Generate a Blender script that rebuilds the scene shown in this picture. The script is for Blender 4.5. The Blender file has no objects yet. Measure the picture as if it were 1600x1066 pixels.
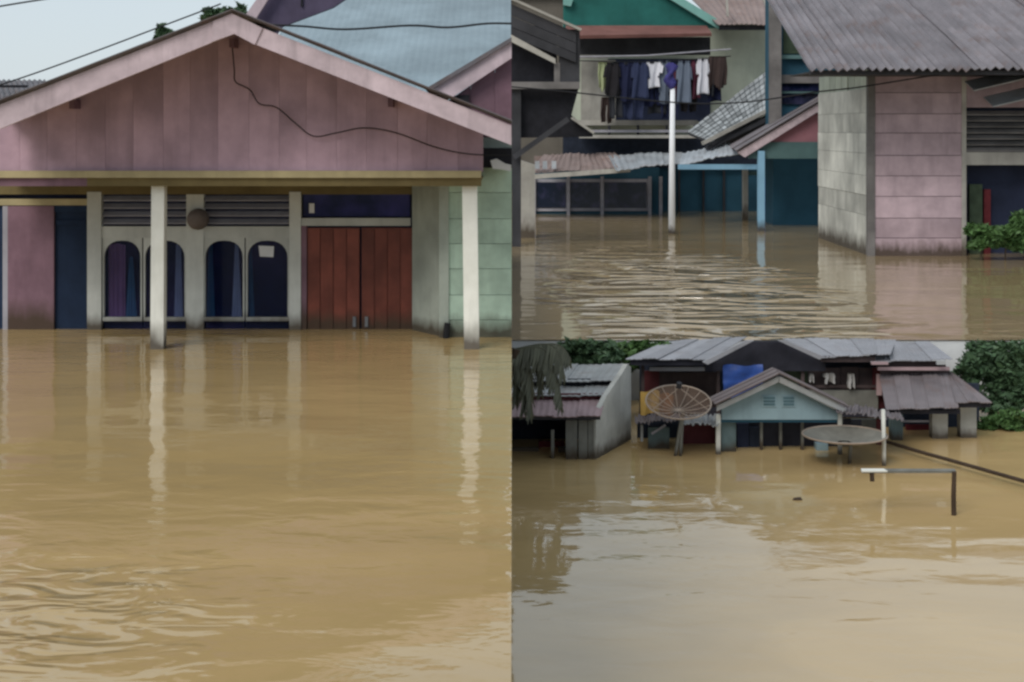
import bpy, math, random
from mathutils import Vector, noise as mnoise
R = math.radians
random.seed(7)
sc = bpy.context.scene
# ------------------------------------------------------------------ camera, sky, sun, exposure
F = 2200.0          # focal length in picture pixels (picture 1600 wide)
YH = 200.0          # picture row of the horizon
CZ = 8.5            # eye height above the lowest flood sheet
cam = bpy.data.cameras.new('camera')
cam.sensor_width = 36.0
cam.lens = 36.0 * F / 1600.0
cam.shift_y = -(533.0 - YH) / 1600.0
cam.clip_end = 6000.0
camo = bpy.data.objects.new('camera', cam)
camo.location = (0, 0, CZ)
camo.rotation_euler = (R(90), 0, 0)
sc.collection.objects.link(camo)
sc.camera = camo
SUN_EL, SUN_AZ = R(43), R(213)
w = bpy.data.worlds.new('World')
sc.world = w
w.use_nodes = True
wn = w.node_tree
bg = wn.nodes['Background']
sky = wn.nodes.new('ShaderNodeTexSky')
sky.sky_type = 'NISHITA'
sky.sun_disc = False
sky.sun_elevation = SUN_EL
sky.sun_rotation = SUN_AZ
sky.air_density = 1.0
sky.dust_density = 1.0
sky.ozone_density = 1.0
cloud = wn.nodes.new('ShaderNodeMix')           # an even, thin overcast over the blue
cloud.data_type = 'RGBA'
cloud.inputs[0].default_value = 0.84
cloud.inputs[7].default_value = (4.95, 5.55, 6.0, 1)
wn.links.new(sky.outputs[0], cloud.inputs[6])
wn.links.new(cloud.outputs[2], bg.inputs[0])
bg.inputs[1].default_value = 0.10
sl = bpy.data.lights.new('sun', 'SUN')
sl.energy = 1.5
sl.angle = R(30)
sl.color = (1.0, 0.96, 0.9)
so = bpy.data.objects.new('sun', sl)
so.rotation_euler = (R(90) - SUN_EL, 0, R(180) - SUN_AZ)
sc.collection.objects.link(so)
sc.view_settings.view_transform = 'Standard'
sc.view_settings.look = 'None'
sc.view_settings.exposure = 0.4
sc.view_settings.gamma = 1.0
sc.view_settings.use_curve_mapping = False
sc.render.engine = 'CYCLES'
sc.cycles.use_denoising = True
sc.cycles.max_bounces = 8
sc.cycles.filter_width = 2.6
sc.cycles.sample_clamp_indirect = 6.0

# ------------------------------------------------------------------ levels
W1, W2, W3 = CZ - 3.136, CZ - 6.62, 0.0     # three flood levels


def X(px, d):
    return (px - 800.0) * d / F


def Z(py, d):
    return CZ - (py - YH) * d / F


def P(px, py, d):
    return Vector((X(px, d), d, Z(py, d)))


# ------------------------------------------------------------------ materials
MATS = {}


def lin(c):
    return tuple(((v / 255.0) / 12.92 if v <= 10 else (((v / 255.0) + 0.055) / 1.055) ** 2.4) for v in c)


def mat(name, rgb, rough=0.75, var=0.25, scale=2.0, streak=0.25, mud=None, metal=0.0, spec=0.3, bump=0.15,
        bscale=25.0, per=0.10, stretch=(1, 1, 0.12), rust=0.0):
    """plain paint, wood or metal with blotches, runs of dirt and an optional mud line (level, height)."""
    if name in MATS:
        return MATS[name]
    m = bpy.data.materials.new(name)
    m.use_nodes = True
    nt = m.node_tree
    N, L = nt.nodes, nt.links
    b = N['Principled BSDF']
    b.inputs['Roughness'].default_value = rough
    b.inputs['Metallic'].default_value = metal
    b.inputs['Specular IOR Level'].default_value = spec
    col = lin(rgb)
    geo = N.new('ShaderNodeNewGeometry')
    oi = N.new('ShaderNodeObjectInfo')

    def noise(sc_, stre, detail=5):
        mp = N.new('ShaderNodeMapping')
        mp.inputs['Scale'].default_value = stre
        L.new(geo.outputs['Position'], mp.inputs['Vector'])
        ad = N.new('ShaderNodeVectorMath')
        ad.operation = 'ADD'
        cm = N.new('ShaderNodeCombineXYZ')
        mu = N.new('ShaderNodeMath')
        mu.operation = 'MULTIPLY'
        mu.inputs[1].default_value = 37.0
        L.new(oi.outputs['Random'], mu.inputs[0])
        L.new(mu.outputs[0], cm.inputs[0])
        L.new(mp.outputs[0], ad.inputs[0])
        L.new(cm.outputs[0], ad.inputs[1])
        t = N.new('ShaderNodeTexNoise')
        t.inputs['Scale'].default_value = sc_
        t.inputs['Detail'].default_value = detail
        t.inputs['Roughness'].default_value = 0.6
        L.new(ad.outputs[0], t.inputs['Vector'])
        return t.outputs['Fac']

    def mix(fac, a, bcol, typ='MIX'):
        n = N.new('ShaderNodeMix')
        n.data_type = 'RGBA'
        n.blend_type = typ
        if hasattr(fac, 'is_linked'):
            L.new(fac, n.inputs[0])
        else:
            n.inputs[0].default_value = fac
        for i, v in ((6, a), (7, bcol)):
            if hasattr(v, 'is_linked'):
                L.new(v, n.inputs[i])
            else:
                n.inputs[i].default_value = (*v, 1)
        return n.outputs[2]

    def rng(v, a, b_, c, d_):
        n = N.new('ShaderNodeMapRange')
        L.new(v, n.inputs[0])
        for i, q in enumerate((a, b_, c, d_)):
            n.inputs[i + 1].default_value = q
        return n.outputs[0]
    dark = tuple(v * 0.45 for v in col)
    light = tuple(min(0.9, v * 1.25 + 0.01) for v in col)
    c = mix(rng(noise(scale, (1, 1, 1)), 0.35, 0.7, 0, 1), tuple(v * (1 - var) for v in col),
            tuple(v + (l - v) * var * 1.5 for v, l in zip(col, light)))
    if streak > 0:
        c = mix(rng(noise(scale * 3.0, stretch), 0.5, 0.78, 0, streak), c, dark)
    if rust > 0:
        c = mix(rng(noise(scale * 1.6, (1, 1, 1), 7), 0.52, 0.72, 0, rust), c, lin((104, 72, 54)))
    if mud is not None:
        sp = N.new('ShaderNodeSeparateXYZ')
        L.new(geo.outputs['Position'], sp.inputs[0])
        nz = noise(3.0, (1, 1, 0.4))
        a1 = N.new('ShaderNodeMath')
        a1.operation = 'MULTIPLY_ADD'
        L.new(nz, a1.inputs[0])
        a1.inputs[1].default_value = -mud[1] * 1.2
        L.new(sp.outputs[2], a1.inputs[2])
        f = rng(a1.outputs[0], mud[0] - mud[1] * 0.35, mud[0] + mud[1] * 0.4, 0.9, 0)
        c = mix(f, c, lin((64, 52, 38)))
    hv = N.new('ShaderNodeHueSaturation')
    L.new(c, hv.inputs['Color'])
    L.new(rng(oi.outputs['Random'], 0, 1, 1 - per, 1 + per), hv.inputs['Value'])
    L.new(hv.outputs[0], b.inputs['Base Color'])
    if bump > 0:
        bn = N.new('ShaderNodeBump')
        bn.inputs['Strength'].default_value = bump
        bn.inputs['Distance'].default_value = 0.02
        L.new(noise(bscale, (1, 1, 0.4)), bn.inputs['Height'])
        L.new(bn.outputs[0], b.inputs['Normal'])
    MATS[name] = m
    return m


def glass(name, rgb, rough=0.12):
    m = bpy.data.materials.new(name)
    m.use_nodes = True
    nt = m.node_tree
    b = nt.nodes['Principled BSDF']
    b.inputs['Base Color'].default_value = (*lin(rgb), 1)
    b.inputs['Roughness'].default_value = rough
    b.inputs['Specular IOR Level'].default_value = 0.3
    t = nt.nodes.new('ShaderNodeTexNoise')
    t.inputs['Scale'].default_value = 1.3
    g = nt.nodes.new('ShaderNodeNewGeometry')
    nt.links.new(g.outputs['Position'], t.inputs['Vector'])
    mx = nt.nodes.new('ShaderNodeMix')
    mx.data_type = 'RGBA'
    mx.inputs[6].default_value = (*[v * 0.5 for v in lin(rgb)], 1)
    mx.inputs[7].default_value = (lin(rgb)[0] * 3 + .02, lin(rgb)[1] * 1.6 + .01, lin(rgb)[2] * 1.5 + .012, 1)  # lighter mauve-blue blotches paint reflections into the pane colour
    mr = nt.nodes.new('ShaderNodeMapRange')
    mr.inputs[1].default_value = 0.45
    mr.inputs[2].default_value = 0.7
    t.inputs['Detail'].default_value = 4
    nt.links.new(t.outputs[0], mr.inputs[0])
    nt.links.new(mr.outputs[0], mx.inputs[0])
    nt.links.new(mx.outputs[2], b.inputs['Base Color'])
    MATS[name] = m
    return m


def leafmat(name, rgb, per=0.25):
    m = bpy.data.materials.new(name)
    m.use_nodes = True
    nt = m.node_tree
    N, L = nt.nodes, nt.links
    b = N['Principled BSDF']
    b.inputs['Roughness'].default_value = 0.55
    b.inputs['Specular IOR Level'].default_value = 0.3
    g = N.new('ShaderNodeNewGeometry')
    rp = N.new('ShaderNodeMapRange')
    L.new(g.outputs['Random Per Island'], rp.inputs[0])
    rp.inputs[3].default_value = 1 - per
    rp.inputs[4].default_value = 1 + per * 1.6
    hv = N.new('ShaderNodeHueSaturation')
    hv.inputs['Color'].default_value = (*lin(rgb), 1)
    L.new(rp.outputs[0], hv.inputs['Value'])
    L.new(hv.outputs[0], b.inputs['Base Color'])
    MATS[name] = m
    return m


def watermat(name, rgb, sx, sy, s1, s2, rough, patch, ior=1.33, lo=0.15, zone=None):
    """muddy flood water: brown silt with a clear skin of ripples."""
    m = bpy.data.materials.new(name)
    m.use_nodes = True
    nt = m.node_tree
    N, L = nt.nodes, nt.links
    b = N['Principled BSDF']
    b.inputs['Roughness'].default_value = rough
    b.inputs['IOR'].default_value = ior
    g = N.new('ShaderNodeNewGeometry')

    def noise(scale, stre, detail=3, dist=0.0):
        mp = N.new('ShaderNodeMapping')
        mp.inputs['Scale'].default_value = stre
        mp.inputs['Rotation'].default_value = (0, 0, 0.12)
        L.new(g.outputs['Position'], mp.inputs['Vector'])
        t = N.new('ShaderNodeTexNoise')
        t.inputs['Scale'].default_value = scale
        t.inputs['Detail'].default_value = detail
        t.inputs['Distortion'].default_value = dist
        L.new(mp.outputs[0], t.inputs['Vector'])
        return t.outputs['Fac']
    c = lin(rgb)
    mx = N.new('ShaderNodeMix')
    mx.data_type = 'RGBA'
    mx.inputs[6].default_value = (*[v * 0.78 for v in c], 1)
    mx.inputs[7].default_value = (*[v * 1.2 for v in c], 1)
    L.new(noise(0.35, (0.6, 1, 1), 5, 1.5), mx.inputs[0])
    L.new(mx.outputs[2], b.inputs['Base Color'])
    pm = N.new('ShaderNodeMapRange')
    L.new(noise(patch, (1, 0.5, 1), 2), pm.inputs[0])
    pm.inputs[1].default_value = 0.42
    pm.inputs[2].default_value = 0.66
    pm.inputs[3].default_value = lo
    pm.inputs[4].default_value = 1.0
    b1 = N.new('ShaderNodeBump')
    b1.inputs['Distance'].default_value = s1
    b1.inputs['Strength'].default_value = 1.0
    L.new(noise(sx, (0.55, 1.0, 1), 2, 0.3), b1.inputs['Height'])
    b2 = N.new('ShaderNodeBump')
    b2.inputs['Distance'].default_value = s2
    L.new(pm.outputs[0], b2.inputs['Strength'])
    L.new(noise(sy, (0.5, 1.0, 1), 3, 0.4), b2.inputs['Height'])
    L.new(b1.outputs[0], b2.inputs['Normal'])
    last = b2
    if zone:                                     # a patch of water ruffled by the current
        cx, cy, rx, ry, zs, zd = zone
        mp = N.new('ShaderNodeMapping')
        mp.vector_type = 'TEXTURE'
        mp.inputs['Location'].default_value = (cx, cy, 0)
        mp.inputs['Scale'].default_value = (rx, ry, 1000)
        L.new(g.outputs['Position'], mp.inputs['Vector'])
        ln = N.new('ShaderNodeVectorMath')
        ln.operation = 'LENGTH'
        L.new(mp.outputs[0], ln.inputs[0])
        jit = N.new('ShaderNodeMath')
        jit.operation = 'MULTIPLY_ADD'
        L.new(noise(4.0 / rx, (1, 0.4, 1), 3), jit.inputs[0])
        jit.inputs[1].default_value = 1.1
        L.new(ln.outputs['Value'], jit.inputs[2])
        zr = N.new('ShaderNodeMapRange')
        zr.interpolation_type = 'SMOOTHSTEP'
        L.new(jit.outputs[0], zr.inputs[0])
        zr.inputs[1].default_value = 0.55
        zr.inputs[2].default_value = 1.65
        zr.inputs[3].default_value = 1.0
        zr.inputs[4].default_value = 0.0
        b3_ = N.new('ShaderNodeBump')
        b3_.inputs['Distance'].default_value = zd
        L.new(zr.outputs[0], b3_.inputs['Strength'])
        L.new(noise(zs, (0.5, 1.0, 1), 2, 0.9), b3_.inputs['Height'])
        L.new(b2.outputs[0], b3_.inputs['Normal'])
        last = b3_
    L.new(last.outputs[0], b.inputs['Normal'])
    MATS[name] = m
    return m


# ------------------------------------------------------------------ mesh builder
def link(o):
    sc.collection.objects.link(o)
    return o


class MB:
    def __init__(self):
        self.v, self.f = [], []

    def add(self, vs, fs):
        n = len(self.v)
        self.v += [Vector(p) for p in vs]
        self.f += [tuple(i + n for i in q) for q in fs]
        return self

    def hexa(self, a, b):
        """a: four points of one face, b: the four opposite points in the same order."""
        return self.add(list(a) + list(b), [(0, 1, 2, 3), (7, 6, 5, 4), (0, 4, 5, 1), (1, 5, 6, 2), (2, 6, 7, 3), (3, 7, 4, 0)])

    def box(self, x0, x1, y0, y1, z0, z1):
        return self.hexa([(x0, y0, z0), (x1, y0, z0), (x1, y0, z1), (x0, y0, z1)],
                         [(x0, y1, z0), (x1, y1, z0), (x1, y1, z1), (x0, y1, z1)])

    def bp(self, x0, y0, x1, y1, d, t, zbot=None):
        """upright box: picture rectangle x0..x1, y0..y1 of its front face at depth d, t thick."""
        zb = Z(y1, d) if zbot is None else zbot
        return self.box(X(x0, d), X(x1, d), d, d + t, zb, Z(y0, d))

    def pp(self, pts, d, t):
        """upright plate with the outline pts seen at depth d."""
        n = len(pts)
        a = [P(x, y, d) for x, y in pts]
        area = sum(a[i].x * a[(i + 1) % n].z - a[(i + 1) % n].x * a[i].z for i in range(n))
        if area < 0:
            a.reverse()
        b = [p + Vector((0, t, 0)) for p in a]
        fs = [tuple(range(n)), tuple(range(2 * n - 1, n - 1, -1))]
        fs += [(i, i + n, (i + 1) % n + n, (i + 1) % n) for i in range(n)]
        return self.add(a + b, fs)

    def slab(self, p, t):
        """four corners p, t thick along the downward normal."""
        p = [Vector(q) for q in p]
        nrm = (p[1] - p[0]).cross(p[3] - p[0]).normalized()
        if nrm.z < 0:
            nrm = -nrm
        return self.hexa(p, [q - nrm * t for q in p])

    def bar(self, a, b, w_, h_):
        a, b = Vector(a), Vector(b)
        u = (b - a).normalized()
        s = u.cross(Vector((0, 1, 0)))
        if s.length < 0.05:
            s = u.cross(Vector((0, 0, 1)))
        s.normalize()
        t = u.cross(s).normalized()
        q = [(-1, -1), (1, -1), (1, 1), (-1, 1)]
        return self.hexa([a + s * w_ * i / 2 + t * h_ * j / 2 for i, j in q], [b + s * w_ * i / 2 + t * h_ * j / 2 for i, j in q])

    def tube(self, pts, r, n=8, r2=None):
        pts = [Vector(p) for p in pts]
        r2 = r if r2 is None else r2
        base = len(self.v)
        vs, fs = [], []
        m = len(pts)
        for i, p in enumerate(pts):
            u = (pts[min(i + 1, m - 1)] - pts[max(i - 1, 0)]).normalized()
            s = u.cross(Vector((0, 1, 0)))
            if s.length < 0.05:
                s = u.cross(Vector((1, 0, 0)))
            s.normalize()
            t = u.cross(s).normalized()
            rr = r + (r2 - r) * i / max(1, m - 1)
            for k in range(n):
                a = 2 * math.pi * k / n
                vs.append(p + s * math.cos(a) * rr + t * math.sin(a) * rr)
        for i in range(m - 1):
            for k in range(n):
                fs.append((i * n + k, i * n + (k + 1) % n, (i + 1) * n + (k + 1) % n, (i + 1) * n + k))
        fs.append(tuple(range(n - 1, -1, -1)))
        fs.append(tuple((m - 1) * n + k for k in range(n)))
        return self.add(vs, fs)

    def corr(self, el, er, tr, tl, n, amp, thick=0.01, rows=3, sag=0.0, seed=0):
        """corrugated sheet: eave left, eave right, top right, top left; n ribs running up the slope."""
        el, er, tr, tl = [Vector(q) for q in (el, er, tr, tl)]
        nrm = (er - el).cross(tl - el).normalized()
        if nrm.z < 0:
            nrm = -nrm
        rnd = random.Random(seed)
        cols = n * 4
        vs, fs = [], []
        j0 = [rnd.uniform(-1, 1) for _ in range(cols + 1)]
        for r_ in range(rows + 1):
            v = r_ / rows
            for c in range(cols + 1):
                u = c / cols
                p = (el * (1 - u) + er * u) * (1 - v) + (tl * (1 - u) + tr * u) * v
                h = amp * math.cos(2 * math.pi * c / 4.0) + sag * mnoise.noise((u * 5 + seed, v * 3, seed))
                if r_ == 0:
                    p = p + (el - tl).normalized() * amp * 0.5 * j0[c // 12 * 12]
                vs.append(p + nrm * h)
        nv = len(vs)
        vs += [p - nrm * thick for p in vs]
        q = cols + 1
        for r_ in range(rows):
            for c in range(cols):
                i = r_ * q + c
                fs.append((i, i + 1, i + q + 1, i + q))
                fs.append((nv + i, nv + i + q, nv + i + q + 1, nv + i + 1))
        for c in range(cols):
            fs.append((c, nv + c, nv + c + 1, c + 1))
            i = rows * q + c
            fs.append((i, i + 1, nv + i + 1, nv + i))
        for r_ in range(rows):
            i = r_ * q
            fs.append((i, i + q, nv + i + q, nv + i))
            i = r_ * q + cols
            fs.append((i, nv + i, nv + i + q, i + q))
        return self.add(vs, fs)

    def build(self, name, m, parent=None, smooth=False, kind=None, label=None):
        off = Vector((0, 0, 0))
        if parent is not None:
            o_ = parent
            while o_ is not None:
                off += o_.location
                o_ = o_.parent
        me = bpy.data.meshes.new(name)
        if parent is None:
            # a thing of one mesh: origin at its base
            xs = [p.x for p in self.v]
            ys = [p.y for p in self.v]
            off = Vector(((min(xs) + max(xs)) / 2, (min(ys) + max(ys)) / 2, min(p.z for p in self.v)))
        me.from_pydata([tuple(p - off) for p in self.v], [], self.f)
        me.materials.append(MATS[m] if isinstance(m, str) else m)
        if smooth:
            me.polygons.foreach_set('use_smooth', [True] * len(me.polygons))
        me.update()
        o = bpy.data.objects.new(name, me)
        link(o)
        if parent is not None:
            o.parent = parent
        else:
            o.location = off
        if kind:
            o['kind'] = kind
        if label:
            o['label'] = label
        return o


def roofing(name, el, er, tr, tl, k, ribs, amp, thick, m, parent, sag=0.0, seed=0, rows=1):
    """k overlapping corrugated sheets across (and rows up) the slope, each a piece of its own."""
    el, er, tr, tl = [Vector(q) for q in (el, er, tr, tl)]
    nrm = (er - el).cross(tl - el).normalized()
    nrm = nrm if nrm.z > 0 else -nrm
    rnd = random.Random(seed)

    def q(u, v):
        return (el * (1 - u) + er * u) * (1 - v) + (tl * (1 - u) + tr * u) * v
    for j in range(rows):
        for i in range(k):
            u0, u1 = max(0, i / k - .004), min(1, (i + 1) / k + .004)
            v0, v1 = j / rows - (0.02 if j else rnd.uniform(0, .012)), (j + 1) / rows
            lift = nrm * (thick * 1.3 * (i % 2) + thick * 2.6 * (rows - 1 - j if False else j) + rnd.uniform(0, thick * .3))
            tw = rnd.uniform(-.004, .004)
            MB().corr(q(u0, v0 + tw) + lift, q(u1, v0 - tw) + lift, q(u1, v1) + lift, q(u0, v1) + lift, max(2, ribs // k), amp, thick, sag=sag, seed=seed + i * 3.7 + j).build(name, m, parent)


def tag(o, label, cat, group=None):
    o['label'] = label
    o['category'] = cat
    if group:
        o['group'] = group
    return o


def thing(name, label, cat, loc=(0, 0, 0), group=None):
    o = bpy.data.objects.new(name, None)
    o.location = loc
    o.empty_display_size = 0.3
    link(o)
    return tag(o, label, cat, group)


def curve_pts(pts, n=6):
    """Catmull-Rom through pts."""
    out = []
    p = [pts[0]] + list(pts) + [pts[-1]]
    for i in range(1, len(p) - 2):
        for k in range(n):
            t = k / n
            a, b, c, d = p[i - 1], p[i], p[i + 1], p[i + 2]
            out.append(0.5 * ((2 * b) + (c - a) * t + (2 * a - 5 * b + 4 * c - d) * t * t + (3 * b - a - 3 * c + d) * t ** 3))
    out.append(Vector(pts[-1]))
    return out


# ------------------------------------------------------------------ palette
mat('pink_board', (188, 158, 172), var=0.32, streak=0.5, scale=1.1, per=0.05, stretch=(1, 1, 0.08))
mat('pink_fascia', (196, 178, 184), var=0.25, streak=0.5, scale=2.5)
mat('yellow_trim', (182, 168, 130), var=0.2, streak=0.3)
mat('olive_board', (116, 102, 66), var=0.2, streak=0.3)  # darkened olive: shade of the porch ceiling put into the colour
mat('white_post', (236, 236, 226), var=0.15, streak=0.35, mud=(W1, 0.4))
mat('cream_frame', (192, 194, 188), var=0.15, streak=0.3, mud=(W1, 0.3))
mat('dull_pink', (120, 92, 104), var=0.25, streak=0.35, mud=(W1, 0.5))
mat('dark_void', (24, 24, 32), var=0.3, streak=0.0, bump=0)  # near-black: shade of recesses and under eaves put into the colour
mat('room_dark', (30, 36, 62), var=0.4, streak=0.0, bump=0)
mat('navy_door', (16, 38, 66), var=0.3, streak=0.3)
mat('red_wood', (122, 62, 48), var=0.35, streak=0.6, rough=0.5, scale=2.2, mud=(W1, 0.3))
mat('slat_grey', (156, 154, 162), var=0.2, streak=0.3)
mat('mint_plank', (184, 208, 190), var=0.25, streak=0.4, mud=(W1, 0.35))
mat('pale_wall', (170, 178, 168), var=0.2, streak=0.35, mud=(W1, 0.25))
mat('old_roof', (112, 108, 112), rust=0.5, var=0.35, streak=0.5, rough=0.55, metal=0.1)
mat('blue_roof', (136, 152, 160), var=0.25, streak=0.35, rough=0.45, metal=0.1, scale=0.8)
mat('purple_wall', (78, 70, 92), var=0.25, streak=0.4)
mat('cable_black', (26, 26, 30), var=0.1, streak=0, bump=0)
mat('round_brown', (108, 98, 94), var=0.4, streak=0.2)
mat('white_paint', (215, 215, 215), var=0.1, streak=0.2)
mat('metal_grey', (120, 122, 126), rough=0.45, metal=0.3)
mat('bark', (70, 58, 46), var=0.4, streak=0.4)
mat('mud_ground', (96, 82, 60), var=0.3, streak=0)
mat('concrete', (216, 218, 220), var=0.2, streak=0.3, scale=0.7)  # pale tone stands in for a patch of bright sky
mat('embank', (120, 114, 104), var=0.3, streak=0.4, scale=0.6)
glass('pane_navy', (24, 34, 74), 0.06)
for nm_ in ('pane_navy',):                     # clear panes: part of what is behind shows
    nt_ = MATS[nm_].node_tree
    tr_ = nt_.nodes.new('ShaderNodeBsdfTransparent')
    tr_.inputs[0].default_value = (0.75, 0.8, 0.92, 1)
    mx_ = nt_.nodes.new('ShaderNodeMixShader')
    mx_.inputs[0].default_value = 0.75
    nt_.links.new(nt_.nodes['Principled BSDF'].outputs[0], mx_.inputs[1])
    nt_.links.new(tr_.outputs[0], mx_.inputs[2])
    nt_.links.new(mx_.outputs[0], nt_.nodes['Material Output'].inputs[0])
mat('curtain_mauve', (206, 146, 170), var=0.2, streak=0.2, bump=0)
mat('curtain_pale', (228, 230, 234), var=0.2, streak=0.2, bump=0)
mat('curtain_teal', (110, 160, 176), var=0.2, streak=0.2, bump=0)
glass('pane_blue', (16, 34, 92), 0.06)
leafmat('leaf_dark', (62, 84, 58))
leafmat('leaf_mid', (70, 98, 54))
leafmat('leaf_grey', (84, 86, 72))
watermat('flood_ochre', (173, 147, 101), 0.7, 3.6, 0.035, 0.014, 0.04, 0.25, lo=0.25, ior=1.62, zone=(-3.3, 9.0, 2.1, 1.7, 3.2, 0.10))
watermat('flood_grey', (156, 136, 102), 0.3, 0.8, 0.08, 0.05, 0.05, 0.045, ior=2.2, lo=0.1, zone=(7.5, 55, 6.5, 24, 0.45, 2.6))
watermat('flood_tan', (190, 162, 114), 0.45, 1.6, 0.03, 0.03, 0.04, 0.10, ior=1.85)

# ------------------------------------------------------------------ the setting
def structure(o):
    o['kind'] = 'structure'
    return o


structure(MB().add([(-3000, -200, -1.6), (3000, -200, -1.6), (3000, 5000, -1.6), (-3000, 5000, -1.6)], [(0, 1, 2, 3)]).build('ground', 'mud_ground'))
structure(MB().add([(-60, 4, W1), (-0.004, 4, W1), (-0.004, 70, W1), (-60, 70, W1)], [(0, 1, 2, 3)]).build('water', 'flood_ochre'))
structure(MB().add([(-60, 43.93, W2), (90, 43.93, W2), (90, 190, W2), (-60, 190, W2)], [(0, 1, 2, 3)]).build('water', 'flood_grey'))
structure(MB().add([(-60, 2, W3), (90, 2, W3), (90, 43.97, W3), (-60, 43.97, W3)], [(0, 1, 2, 3)]).build('water', 'flood_tan'))
tag(MB().box(-60, -0.02, 4.02, 69.9, -1.6, W1 - 0.04).build('embankment', 'embank'),
    'concrete embankment holding up the ochre flood by the pink gabled house', 'embankment')
tag(MB().box(-60, 90, 43.98, 44.5, -1.6, W2 - 0.03).build('retaining_wall', 'concrete'),
    'added retaining wall coloured pale as the bright sky behind the grey roofed houses and trees', 'wall')


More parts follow.
